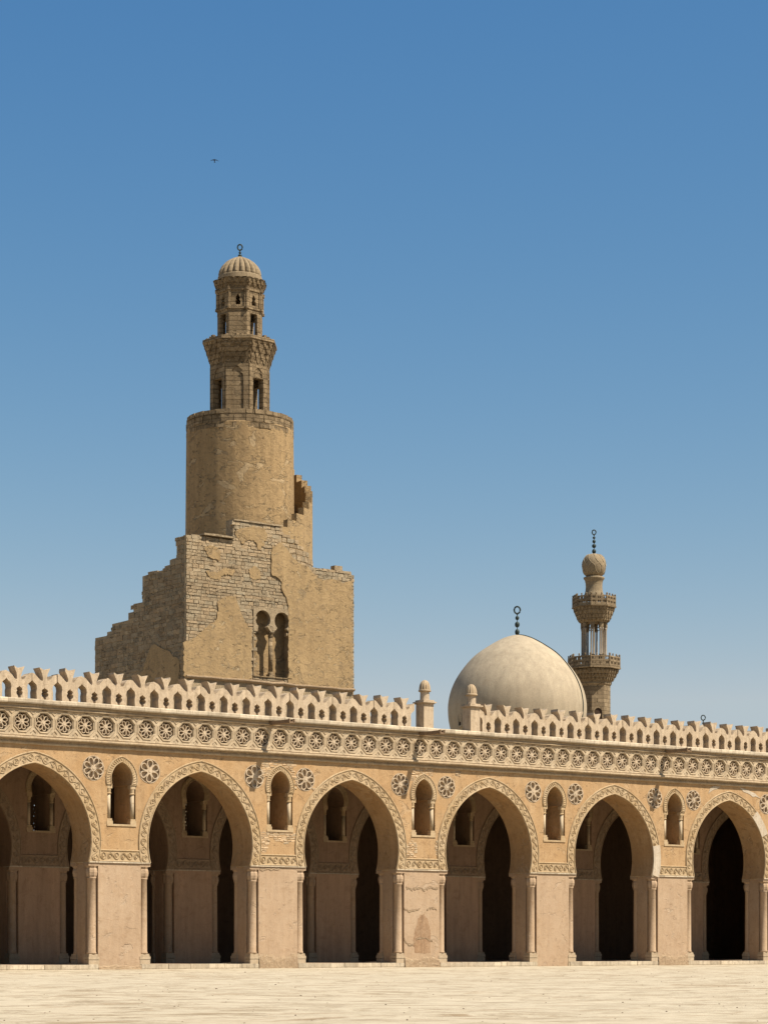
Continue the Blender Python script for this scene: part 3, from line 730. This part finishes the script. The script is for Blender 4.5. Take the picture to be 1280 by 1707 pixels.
plate(b, scr, (), -.285, .0, TF)
tint_white(b)
wf = tobj('twin_window', b, M['stone'])
b = bmesh.new(); zc3 = (c1+c2)/2
lathe(b, [(.13, wz0+.28), (.12, zi-.25)], 16, (zc3, TY-.08, 0)); cl = obj('column', b, M['ashlar'], wf, True)
b = bmesh.new(); lathe(b, [(.13, zi-.25), (.16, zi-.2), (.14, zi-.15), (.2, zi-.03)], 14, (zc3, TY-.08, 0)); box(b, zc3-.17, zc3+.15, TY-.25, TY+.08, zi-.03, zi+.018); obj('capital', b, M['ashlar'], wf)
b = bmesh.new(); box(b, zc3-.17, zc3+.17, TY-.25, TY+.09, wz0, wz0+.16); lathe(b, [(.17, wz0+.16), (.15, wz0+.2), (.17, wz0+.24), (.14, wz0+.28)], 14, (zc3, TY-.08, 0)); obj('base', b, M['ashlar'], wf)
b = bmesh.new(); box(b, WXa-.05, WXb+.05, TY-.30, TY+.3, wz0-.05, wz0-.002); obj('sill', b, M['ashlar'], wf)
# string course
b = runner([(TY-.20, 15.36), (TY-.36, 15.40), (TY-.40, 15.46), (TY-.40, 15.52), (TY-.20, 15.58)], X0-.05, X1-.05, .8, .03)
tobj('string_course', b, M['rough'])
# plaster coats lying over the masonry
def tp(l): return [(lambda q: (q.x, q.z))(at_Y(x, y, TY-.28)) for x, y in l]
coatA = [(306, 1071), (318, 1068), (330, 1058), (345, 1045), (361, 1033), (364, 1018), (363, 1004), (372, 997), (380, 994), (392, 995), (397, 1008), (401, 1020), (408, 1037), (413, 1046), (419.3, 1050), (419.3, 1130), (402, 1136.5), (306.5, 1127)]
coatB = [(480.6, 1016), (478, 996), (472, 988), (469, 972), (464, 963), (453, 959), (452.5, 948), (452, 930), (455, 912), (466, 905), (478, 915), (488, 930), (498, 938), (512, 944), (520, 953), (530, 963), (541, 968), (552, 964), (562, 968), (572, 972), (586, 969.5), (587, 1150), (480.5, 1140)]
blobs = [[(341, 913), (350, 909), (362, 912), (369, 922), (366, 934), (352, 931), (346, 924)], [(342, 951), (352, 953), (364, 955), (370, 949), (379, 947), (392, 951), (388, 958), (374, 958), (364, 967), (350, 963)], [(414, 948), (424, 944), (432, 950), (436, 961), (427, 968), (417, 964)],
         [(391, 886), (402, 880), (420, 878), (441, 880), (446, 893), (440, 908), (431, 916), (428, 903), (416, 899), (405, 905), (396, 898)]]
b = bmesh.new()
for pz, st_, am in ((coatA, .3, .05), (coatB, .3, .05)): plate(b, rough_edge(tp(pz), .16, .045), (), -.30, -.20, TF)
for pz in blobs: plate(b, rough_edge(tp(pz), .09, .06), (), -.278, -.20, TF)
tobj('plaster_coat', b, M['tplaster'])
lb = bmesh.new()
plate(lb, rough_edge([(TY+.3, 12.2), (TY+5, 12.2), (TY+6.5, 14.5), (TY+4.5, 15.8), (TY+3.2, 17.6), (TY+1.9, 17.2), (TY+.4, 16.4)], .3, .08), (), -.06, -.0, LF)
tobj('plaster_coat', lb, M['tplaster'], label='shaded plaster coat low on the ramp side')
b = bmesh.new(); b.loops.layers.float_color.new('tint')       # coping stones on the front parapet
q0, q1 = at_Y(334, 892, TY).x, XS
x = q0
while x < q1-.1: x2 = min(q1, x+random.uniform(.5, .8)); box(b, x, x2-.01, TY-.42, TY+.4, zc1-.02, zc1+.09+random.uniform(-.02, .02)); x = x2
tint_white(b); tobj('coping', b, M['stone']); b = bmesh.new(); b.loops.layers.float_color.new('tint')
x = XS+.01
while x < XC-.1: x2 = min(XC, x+random.uniform(.4, .8)); box(b, x, x2-.01, TY-.30, TY+.5, zc2-.01, zc2+.07+random.uniform(-.02, .02)); x = x2
tint_white(b); tobj('coping', b, M['stone'])

# drum
seg = 72; b = bmesh.new()
pr = [(3.13, 17), (3.13, 22), (3.12, 24), (3.10, 26), (3.085, 28), (3.06, 30.3), (3.06, 30.35)]
def wob(t): return 1+.006*math.sin(t*31)+.004*math.sin(t*57+2)
lathe(b, pr, seg, TC, rad=wob); tobj('round_drum', b, M['drum'], True)
b = bmesh.new(); b.loops.layers.float_color.new('tint')
def CY(r): return lambda u, v, d: Vector((TC.x+(r-d)*math.cos(u/r), TC.y+(r-d)*math.sin(u/r), v))
stones(b, [(-math.pi*3.06, 30.0), (math.pi*3.06, 30.0), (math.pi*3.06, 31.02), (-math.pi*3.06, 31.02)], CY(3.06), .34, .45, .9, .1, .0, .04, .01, .15)
lathe(b, [(3.03, 30.30), (3.03, 31.0)], 64, TC)
lay = b.loops.layers.float_color['tint']
for f in b.faces:
    for l in f.loops:
        if l[lay][3] == 0: l[lay] = (1, 1, 1, 1)
tobj('drum_rim', b, M['ashlar'])
# stepped curved parapet winding round the drum
b = bmesh.new(); cp = bmesh.new(); st_ = bmesh.new()
for i in range(18):
    a0_, a1_ = R(-94+10*i), R(-84+10*i); zt = 24.35+.445*i + (.0 if i else .0)
    n = 4
    for bmx, ri, ro, z0, z1 in ((b, 3.80, 4.17, 20.6, zt), (st_, 3.0, 3.80, 20.6, max(21.95, zt-1.9))):
        vs = []
        for r_, z_ in ((ri, z0), (ro, z0), (ro, z1), (ri, z1)):
            vs.append([bmx.verts.new((TC.x+r_*math.cos(a0_+(a1_-a0_)*j/n), TC.y+r_*math.sin(a0_+(a1_-a0_)*j/n), z_)) for j in range(n+1)])
        for s_ in range(4):
            for j in range(n): bmx.faces.new((vs[s_][j], vs[(s_+1)%4][j], vs[(s_+1)%4][j+1], vs[s_][j+1]))
        bmx.faces.new([v[0] for v in vs]); bmx.faces.new([v[-1] for v in vs][::-1])
tobj('ramp_parapet', b, M['tplaster']); tobj('ramp_stair', st_, M['drum'])
b = bmesh.new(); b.loops.layers.float_color.new('tint')
stones(b, [(R(-90)*4.17, 22.0), (R(-40)*4.17, 22.0), (R(-40)*4.17, 22.9), (R(-60)*4.17, 23.3), (R(-90)*4.17, 24.2)], CY(4.17), .27, .3, .7, .1, .01, .05, .012, .25)
tobj('masonry', b, M['stone'])

# lantern: octagonal shell built face by face
PH = R(-129.5)
def oct_stage(name, ap, z0, z1, hole_fn, m, th=.28, ap1=None, parent=None):
    b = bmesh.new()
    for k in range(8):
        a = PH+k*math.pi/4; nx, ny = math.cos(a), math.sin(a); tx, ty = -ny, nx
        hw0 = ap*math.tan(math.pi/8); inn = (ap-th)/ap
        fn = lambda u, v, d, nx=nx, ny=ny, tx=tx, ty=ty: Vector((TC.x+nx*(ap-d)+tx*u*(1-(d/ap if d > 0 else 0)), TC.y+ny*(ap-d)+ty*u*(1-(d/ap if d > 0 else 0)), v))
        plate(b, [(-hw0, z0), (hw0, z0), (hw0, z1), (-hw0, z1)], hole_fn(k), 0, th, fn)
        yield b, fn, k, hw0
    tobj(name, b, m)
def trefoil(cx, z, w_, h_):
    return [(cx-w_, z), (cx+w_, z), (cx+w_, z+h_*.35), (cx+w_*.55, z+h_*.45), (cx+w_*.95, z+h_*.6), (cx+w_*.6, z+h_*.78), (cx, z+h_), (cx-w_*.6, z+h_*.78), (cx-w_*.95, z+h_*.6), (cx-w_*.55, z+h_*.45), (cx-w_, z+h_*.35)]
A1 = 1.60
def holes1(k):
    if k % 2: return [[(-.35, 31.05), (.35, 31.05), (.35, 33.14), (-.35, 33.14)]]
    return []
for b_, fn, k, hw_ in oct_stage('lantern_lower', A1, 31.02, 33.95, holes1, M['ashlar']):
    if k % 2 == 0:
        plate(b_, [(-hw_+.02, 31.03), (hw_-.02, 31.03), (hw_-.02, 33.93), (-hw_+.02, 33.93)], [[(-.36, 31.2), (.36, 31.2), (.36, 33.1)] + [(x, z) for x, z in trefoil(0, 33.1, .33, .7)[2:-1]] + [(-.36, 33.1)]], -.06, -.002, fn)
    else:
        plate(b_, [(-hw_+.02, 31.03), (hw_-.02, 31.03), (hw_-.02, 33.93), (-hw_+.02, 33.93)], [[(-.38, 31.06), (.38, 31.06), (.38, 33.17), (-.38, 33.17)], trefoil(0, 33.22, .28, .56)], -.05, -.002, fn)
# muqarnas flare
def flare(name, tiers, n, m, cx, cy, ph, parent_fn, cellh=.9):
    b = bmesh.new()
    for (ap0, z0), (ap1, z1) in zip(tiers, tiers[1:]):
        cr = 1/math.cos(math.pi/8)
        lathe(b, [(ap0*cr, z0), ((ap0*.6+ap1*.4)*cr, z1-.06), (ap1*cr*.97, z1-.05), (ap1*cr*.97, z1)], 8, (cx, cy, 0), ph+math.pi/8)
    for t, ((ap0, z0), (ap1, z1)) in enumerate(zip(tiers, tiers[1:])):
        for k in range(8):
            a = ph+k*math.pi/4; nx, ny = math.cos(a), math.sin(a); tx, ty = -ny, nx; hw_ = ap1*math.tan(math.pi/8)
            nn = n + (t % 2)
            for j in range(nn):
                u = -hw_+2*hw_*(j+.5)/nn; wd = hw_/nn*.42
                # pendant cell: pointed bracket hanging below the upper edge
                P = lambda uu, dd, zz: b.verts.new((cx+nx*dd+tx*uu, cy+ny*dd+ty*uu, zz))
                top = [P(u-wd*1.7, ap1, z1+.0), P(u+wd*1.7, ap1, z1+.0), P(u+wd*1.7, ap0, z1), P(u-wd*1.7, ap0, z1)]
                mid = [P(u-wd*1.2, ap1*.985, z1-(z1-z0)*.45), P(u+wd*1.2, ap1*.985, z1-(z1-z0)*.45), P(u+wd*1.2, ap0*.99, z1-(z1-z0)*.45), P(u-wd*1.2, ap0*.99, z1-(z1-z0)*.45)]
                tip = P(u, (ap0+ap1)/2, z0-.02*(z1-z0))
                b.faces.new(top)
                for q_ in range(4): b.faces.new((top[q_], top[(q_+1)%4], mid[(q_+1)%4], mid[q_])); b.faces.new((mid[q_], mid[(q_+1)%4], tip))
    return parent_fn(name, b, m)
tiers = [(1.62, 33.95), (1.70, 34.25), (1.80, 34.6), (1.92, 34.95), (2.03, 35.25)]
flare('muqarnas_cornice', tiers, 3, M['ashlar'], TC.x, TC.y, PH, tobj)
cr = 1/math.cos(math.pi/8)
b = bmesh.new(); lathe(b, [(2.0*cr, 35.25), (2.07*cr, 35.27), (2.05*cr, 35.45), (1.4*cr, 35.47)], 8, TC, PH+math.pi/8)
for i in range(26):
    a = random.uniform(0, 6.28); r_ = 1.95; x, y = TC.x+r_*math.cos(a), TC.y+r_*math.sin(a); s = random.uniform(.04, .1)
    box(b, x-s, x+s, y-s, y+s, 35.44, 35.47+random.uniform(.03, .14))
tobj('gallery_floor', b, M['ashlar'])
A2 = 1.245
def holes2(k):
    h = [trefoil(0, 37.38, .15, .62)]
    if k % 2: h.append([(-.25, 35.5), (.25, 35.5), (.25, 36.92), (-.25, 36.92)])
    return h
for b_, fn, k, hw_ in oct_stage('lantern_upper', A2, 35.46, 38.42, holes2, M['ashlar'], .2):
    plate(b_, [(-hw_+.03, 37.15), (hw_-.03, 37.15), (hw_-.03, 38.40), (-hw_+.03, 38.40)], [[(-hw_+.14, 37.28), (hw_-.14, 37.28), (hw_-.14, 38.2), (-hw_+.14, 38.2)]], -.05, -.002, fn)
for k in range(8):
    b = bmesh.new(); a = PH+math.pi/8+k*math.pi/4; r_ = A2*cr+.01; c_ = (TC.x+r_*math.cos(a), TC.y+r_*math.sin(a), 0)
    lathe(b, [(.12, 37.15), (.12, 37.28), (.075, 37.32), (.075, 38.15), (.12, 38.22), (.13, 38.40)], 10, c_)
    tobj('colonnette', b, M['ashlar'])
flare('muqarnas_cornice', [(1.27, 38.42), (1.38, 38.64), (1.47, 38.88), (1.50, 38.92)], 3, M['ashlar'], TC.x, TC.y, PH, tobj)
b = bmesh.new(); lathe(b, [(1.42, 38.92), (1.29, 38.97), (1.27, 39.22), (1.23, 39.26)], 48, TC)
rp = [(1.22, 39.22), (1.25, 39.35), (1.20, 39.58), (1.07, 39.83), (.86, 40.06), (.58, 40.25), (.28, 40.38), (.05, 40.47)]
lathe(b, rp, 240, TC, rad=lambda t: .86+.14*abs(math.sin(t*math.pi*20))**.7)
tobj('ribbed_dome', b, M['rib2'], False)
def finial(bm, c, z, balls, ring_r, rt, ang=0):
    for dz0, dz1, r_ in balls:
        zc_ = z+(dz0+dz1)/2; hh = (dz1-dz0)/2
        lathe(bm, [(max(.02, r_*math.sin(t)), zc_-hh*math.cos(t)) for t in [math.pi*(i+.3)/8.6 for i in range(9)]], 14, (c[0], c[1], 0))
    top = z+balls[-1][1]
    lathe(bm, [(.028, z-.1), (.028, top+.02)], 8, (c[0], c[1], 0))
    dx, dy = RGT.x, RGT.y
    pts = [Vector((c[0]+dx*ring_r*.85*math.sin(t), c[1]+dy*ring_r*.85*math.sin(t), top+ring_r-ring_r*math.cos(t))) for t in [2*math.pi*i/24 for i in range(25)]]
    tube(bm, pts, rt, 8)
b = bmesh.new(); finial(b, TC, 40.42, [(0, .18, .12), (.2, .33, .08), (.34, .42, .05)], .16, .042); tobj('finial', b, M['copper'], True)

# ================================================================== DOMED MAUSOLEUM
DD = 165; dc = at_D(862, 1190, DD); s = DD/F_PX
dm = empty('domed_hall', (dc.x, dc.y, 0), 'large smooth cream plaster dome with bronze crescent finial rising behind the parapet', 'domed building')
pf = [(0.02, 671), (30, 673), (85, 691), (155, 729), (235, 784), (293, 845), (342, 915), (373, 985), (387, 1050), (389, 1100), (385, 1150), (376, 1195), (366, 1235)]
pfm = [(r_/3.368*s, CAM.z+(HZ-(860+y_/3.368))*s) for r_, y_ in pf][::-1]
def smooth_prof(p, n=5):
    out = []
    for i in range(len(p)-1):
        p0, p1, p2, p3 = p[max(i-1,0)], p[i], p[i+1], p[min(i+2, len(p)-1)]
        for j in range(n):
            t = j/n; out.append(tuple(.5*((2*p1[k])+(-p0[k]+p2[k])*t+(2*p0[k]-5*p1[k]+4*p2[k]-p3[k])*t*t+(-p0[k]+3*p1[k]-3*p2[k]+p3[k])*t**3) for k in (0, 1)))
    return out+[p[-1]]
sp_ = [(max(.01, r_), z_) for r_, z_ in smooth_prof(pfm)]
b = bmesh.new(); lathe(b, sp_, 96); obj('dome', b, M['dome'], dm, True)
zb = sp_[0][1]
b = bmesh.new(); lathe(b, [(sp_[0][0]+.25, zb-2.6), (sp_[0][0]+.25, zb-.05), (sp_[0][0]-.05, zb+.02)], 64)
box(b, -6.2, 6.2, -6.2, 6.2, 0, zb-2.61); obj('drum', b, M['dome'], dm)
for ang, zz in ((-123.9-62, 1205), (-123.9+52, 1195), (-123.9-5, 1215), (-123.9+20, 1215), (-123.9-35, 1215)):
    a = R(ang); z_ = CAM.z+(HZ-zz)*s; r_ = sp_[0][0]+.22
    mtx = Matrix.Translation((r_*math.cos(a), r_*math.sin(a), z_)) @ Matrix.Rotation(a, 4, 'Z')
    b = bmesh.new()
    pls = [(-.17, -.45), (.17, -.45), (.17, .25), (.09, .4), (0, .46), (-.09, .4), (-.17, .25)]
    plate(b, [(x*1.5, z*1.2) for x, z in pls], [pls], .0, .22, lambda u, v, d: mtx @ Vector((-d+.06, u, v)))
    w1 = obj('window', b, M['dome'], dm); b = bmesh.new()
    plate(b, pls, (), .10, .14, lambda u, v, d: mtx @ Vector((-d+.06, u, v))); obj('pane', b, M['wood'], w1)
b = bmesh.new(); zt = sp_[-1][1]; finial(b, (0, 0), zt, [(.0, .45, .17), (.55, .98, .18), (1.08, 1.4, .14), (1.44, 1.56, .07)], .25, .06); obj('finial', b, M['copper'], dm, True)
# lightning conductor draped over the dome
a = R(-123.9+62); pts = []
for r_, z_ in sp_[::-1]:
    ang = a; pts.append(Vector(((r_+.03)*math.cos(ang), (r_+.03)*math.sin(ang), z_+.02)))
b = bmesh.new(); tube(b, pts, .035, 6); obj('lightning_cable', b, M['copper'], dm, True)

# ================================================================== SLENDER MINARET
D2 = 172; mc = at_D(990, 1190, D2); s2 = D2/F_PX
sm = empty('slender_minaret', (mc.x, mc.y, 0), 'slender carved stone minaret with open columned lantern and bulbous top beside the dome', 'minaret')
zz = lambda y3: CAM.z+(HZ-(860+y3/3.368))*s2          # from rows of the 3.368x crop
rr = lambda w3: w3/3.368*s2/2
PH2 = R(-123.9+6)
def mobj(name, b, m, smooth=False, **k): return obj(name, b, m, sm, smooth)
sh = bmesh.new(); off = (-.02, .0)
lathe(sh, [(rr(176)*cr*.97, 0), (rr(176)*cr*.97, zz(960)), (rr(190)*cr*.97, zz(950)), (rr(190)*cr*.97, zz(935))], 8, (0, 0, 0), PH2+math.pi/8)
o = mobj('shaft', sh, M['min2'])
a = PH2; nx, ny = math.cos(a+math.pi/8*0), math.sin(a)
b = bmesh.new(); apx = rr(176)*.97
fnm = lambda u, v, d: Vector((nx*(apx-d)-ny*u, ny*(apx-d)+nx*u, v))
dz = zz(1140)
plate(b, [(-.42, dz-.6), (.42, dz-.6), (.42, dz+.35)]+[(x, z) for x, z in arch_pts(.5, .08, dz+.35, dz+.35, 8)]+[(-.42, dz+.35)], [[(-.3, dz-.5), (.3, dz-.5), (.3, dz+.35)]+[(x, z) for x, z in arch_pts(.36, .06, dz+.35, dz+.35, 8)]+[(-.3, dz+.35)]], -.08, -.002, fnm)
w1 = mobj('window', b, M['min2']); b = bmesh.new()
plate(b, [(-.3, dz-.5), (.3, dz-.5), (.3, dz+.35)]+[(x, z) for x, z in arch_pts(.36, .06, dz+.35, dz+.35, 8)]+[(-.3, dz+.35)], (), -.02, -.003, fnm); obj('pane', b, M['wood'], w1)
def mt(name, t, n): return flare(name, t, n, M['min2'], 0, 0, PH2, mobj)
mt('muqarnas_cornice', [(rr(190), zz(935)), (rr(215), zz(915)), (rr(240), zz(893)), (rr(262), zz(872))], 4)
def balcony(w3, ytop, ybot, n=3):
    ap = rr(w3); b = bmesh.new(); th = .10
    lathe(b, [(ap*cr*.98, zz(ybot)-.12), (ap*cr*1.03, zz(ybot)-.10), (ap*cr*1.03, zz(ybot)), (ap*cr*.7, zz(ybot)+.01)], 8, (0, 0, 0), PH2+math.pi/8)
    r_ = mobj('balcony', b, M['min2']); rail = bmesh.new()
    for k in range(8):
        a = PH2+k*math.pi/4; nx, ny = math.cos(a), math.sin(a); hw_ = ap*math.tan(math.pi/8)
        fn = lambda u, v, d: Vector((nx*(ap-d)-ny*u, ny*(ap-d)+nx*u, v)); H = zz(ytop)-zz(ybot); z0 = zz(ybot)+.01
        hs = []
        for j in range(n):
            c_ = -hw_+2*hw_*(j+.5)/n; w_ = hw_/n*.62
            for sx in (-1, 1):
                for sz in (-1, 1): hs.append([(c_+sx*w_*.5+x*w_*.38, z0+H*.48+sz*H*.19+zq*H*.13) for x, zq in ((-1,-.6),(0,-1),(1,-.6),(1,.6),(0,1),(-1,.6))])
        plate(rail, [(-hw_, z0), (hw_, z0), (hw_, z0+H*.88), (-hw_, z0+H*.88)], hs, 0, th, fn)
        for j in range(n+1):
            u = -hw_+2*hw_*j/n; p_ = fn(u, 0, th*.5)
            box(rail, p_.x-.045, p_.x+.045, p_.y-.045, p_.y+.045, z0, z0+H*.92)
            lathe(rail, [(.025, z0+H*.92), (.06, z0+H*.99), (.06, z0+H*1.05), (.015, z0+H*1.13)], 8, (p_.x, p_.y, 0))
    obj('railing', rail, M['min2'], r_)
balcony(272, 792, 858)
b = bmesh.new(); lathe(b, [(rr(120)*cr, zz(858)), (rr(120)*cr, zz(790))], 8, (0,0,0), PH2+math.pi/8); mobj('lantern_floor', b, M['min2'])
rc = rr(132)
for k in range(8):
    a = PH2+math.pi/8+k*math.pi/4; x, y = rc*math.cos(a), rc*math.sin(a)
    for sgn in (-1, 1):
        b = bmesh.new(); ox, oy = x-math.sin(a)*.09*sgn, y+math.cos(a)*.09*sgn
        lathe(b, [(.10, zz(790)), (.10, zz(783)), (.07, zz(780)), (.066, zz(650)), (.1, zz(640)), (.1, zz(634))], 10, (ox, oy, 0)); mobj('column', b, M['marble'], True)
b = bmesh.new()
pr_ = [Vector((rc*math.cos(PH2+math.pi/8+k*math.pi/4), rc*math.sin(PH2+math.pi/8+k*math.pi/4), zz(636))) for k in range(9)]
tube(b, pr_, .03, 6); mobj('tie_rod', b, M['wood'])
# arched ring above the columns
b = bmesh.new(); apr = rc*math.cos(math.pi/8)+.12
for k in range(8):
    a = PH2+k*math.pi/4; nx, ny = math.cos(a), math.sin(a); hw_ = apr*math.tan(math.pi/8)
    fn = lambda u, v, d: Vector((nx*(apr-d)-ny*u*(1-d/apr), ny*(apr-d)+nx*u*(1-d/apr), v))
    zl, zu = zz(634), zz(560); g = hw_*.58
    plate(b, [(-hw_, zl), (-g, zl), (-g, zl+.12), (-g*.9, zl+(zu-zl)*.35), (-g*.5, zl+(zu-zl)*.62), (0, zl+(zu-zl)*.8), (g*.5, zl+(zu-zl)*.62), (g*.9, zl+(zu-zl)*.35), (g, zl+.12), (g, zl), (hw_, zl), (hw_, zu), (-hw_, zu)], (), 0, .25, fn)
mobj('arch_ring', b, M['min2'])
mt('muqarnas_cornice', [(apr-.02, zz(602)), (rr(172), zz(585)), (rr(188), zz(565)), (rr(205), zz(545)), (rr(220), zz(522))], 3)
balcony(226, 452, 512)
b = bmesh.new()
nk = [(118, 470), (116, 450), (104, 436), (96, 420), (93, 400), (95, 380), (104, 362), (118, 354), (118, 347), (90, 341)]
lathe(b, [(rr(w_), zz(y_)) for w_, y_ in nk], 40); mobj('neck', b, M['rib2'], True)
b = bmesh.new()
bl = [(84, 342), (108, 330), (124, 312), (132, 290), (133, 275), (127, 255), (112, 236), (84, 222), (44, 215), (8, 212)]
lathe(b, [(rr(w_), zz(y_)) for w_, y_ in bl], 48, rad=lambda t: 1)
bulb = mobj('bulb', b, M['rib2'], True)
b = bmesh.new()
for k in range(10):   # interlaced strapwork on the bulb
    a0_ = 2*math.pi*k/10
    for sg in (-1, 1):
        pts = []
        for i in range(15):
            t = i/14; j = 1+t*6.5; w_ = bl[int(j)][0]+(bl[int(j)+1][0]-bl[int(j)][0])*(j-int(j)); y_ = bl[int(j)][1]+(bl[int(j)+1][1]-bl[int(j)][1])*(j-int(j))
            an = a0_+sg*.32*math.sin(t*math.pi*2); pts.append(Vector(((rr(w_)+.01)*math.cos(an), (rr(w_)+.01)*math.sin(an), zz(y_))))
        tube(b, pts, .022, 5)
obj('strapwork', b, M['rib'], bulb, True)
b = bmesh.new(); finial(b, (0, 0), zz(213), [(.0, .36, .155), (.42, .74, .16), (.78, 1.06, .125), (1.10, 1.3, .11), (1.34, 1.44, .06)], .17, .045); mobj('finial', b, M['copper'], True)
# centre the lantern above: the upper part leans a little in the photo, keep plumb

# far small finial and its little dome, just over the parapet
D3 = 150; q = at_D(1172, 1235, D3)
fd = empty('distant_cupola', (q.x, q.y, 0), 'tiny crescent finial poking above the parapet at the far right', 'cupola')
b = bmesh.new(); zt = at_D(1172, 1208, D3).z
lathe(b, [(1.6, 0), (1.6, zt-2.2), (1.5, zt-1.4), (1.1, zt-.7), (.5, zt-.2), (.03, zt)], 24); obj('dome', b, M['dome'], fd, True)
b = bmesh.new(); finial(b, (0, 0), zt, [(0, .15, .07), (.18, .28, .05)], .16, .035); obj('finial', b, M['copper'], fd, True)

# ================================================================== BIRD
bp = at_D(357.5, 266.5, 290)
b = bmesh.new()
tv = [(-.52, .02, -.05), (-.28, .0, .03), (-.08, 0, .05), (.08, 0, .05), (.28, 0, .02), (.55, .02, -.14)]
chord = [.05, .17, .2, .2, .17, .04]
L = []
for (x, y, z), c_ in zip(tv, chord): L.append([b.verts.new((x, y-c_*.5, z)), b.verts.new((x, y, z+.02)), b.verts.new((x, y+c_*.5, z)), b.verts.new((x, y, z-.012))])
for p_, q_ in zip(L, L[1:]):
    for j in range(4): b.faces.new((p_[j], q_[j], q_[(j+1)%4], p_[(j+1)%4]))
b.faces.new(L[0]); b.faces.new(L[-1][::-1])
me_b = None
body = bmesh.new()
rings = []
for y, r_, z in ((-.30, .015, .0), (-.26, .04, .005), (-.20, .05, .01), (-.12, .06, 0), (0, .085, -.01), (.12, .065, -.01), (.22, .03, -.02), (.3, .02, -.03)):
    rings.append([b.verts.new((r_*math.cos(t), y, z+r_*math.sin(t)*.9)) for t in [2*math.pi*i/10 for i in range(10)]])
for p_, q_ in zip(rings, rings[1:]):
    for j in range(10): b.faces.new((p_[j], p_[(j+1)%10], q_[(j+1)%10], q_[j]))
b.faces.new(rings[0]); b.faces.new(rings[-1][::-1])
ta = [b.verts.new(v) for v in ((-.02, .22, -.02), (.02, .22, -.02), (.11, .46, -.06), (0, .42, -.05), (-.11, .46, -.06))]; b.faces.new(ta)
tb_ = [b.verts.new((v.co.x, v.co.y, v.co.z-.012)) for v in ta]; b.faces.new(tb_[::-1])
for j in range(5): b.faces.new((ta[j], ta[(j+1)%5], tb_[(j+1)%5], tb_[j]))
body.free()
o = obj('bird', b, M['feather']); o.location = bp; o.rotation_euler = (R(-12), 0, YAW-R(90)); o['label'] = 'small dark bird gliding with spread wings high in the blue sky'; o['category'] = 'bird'
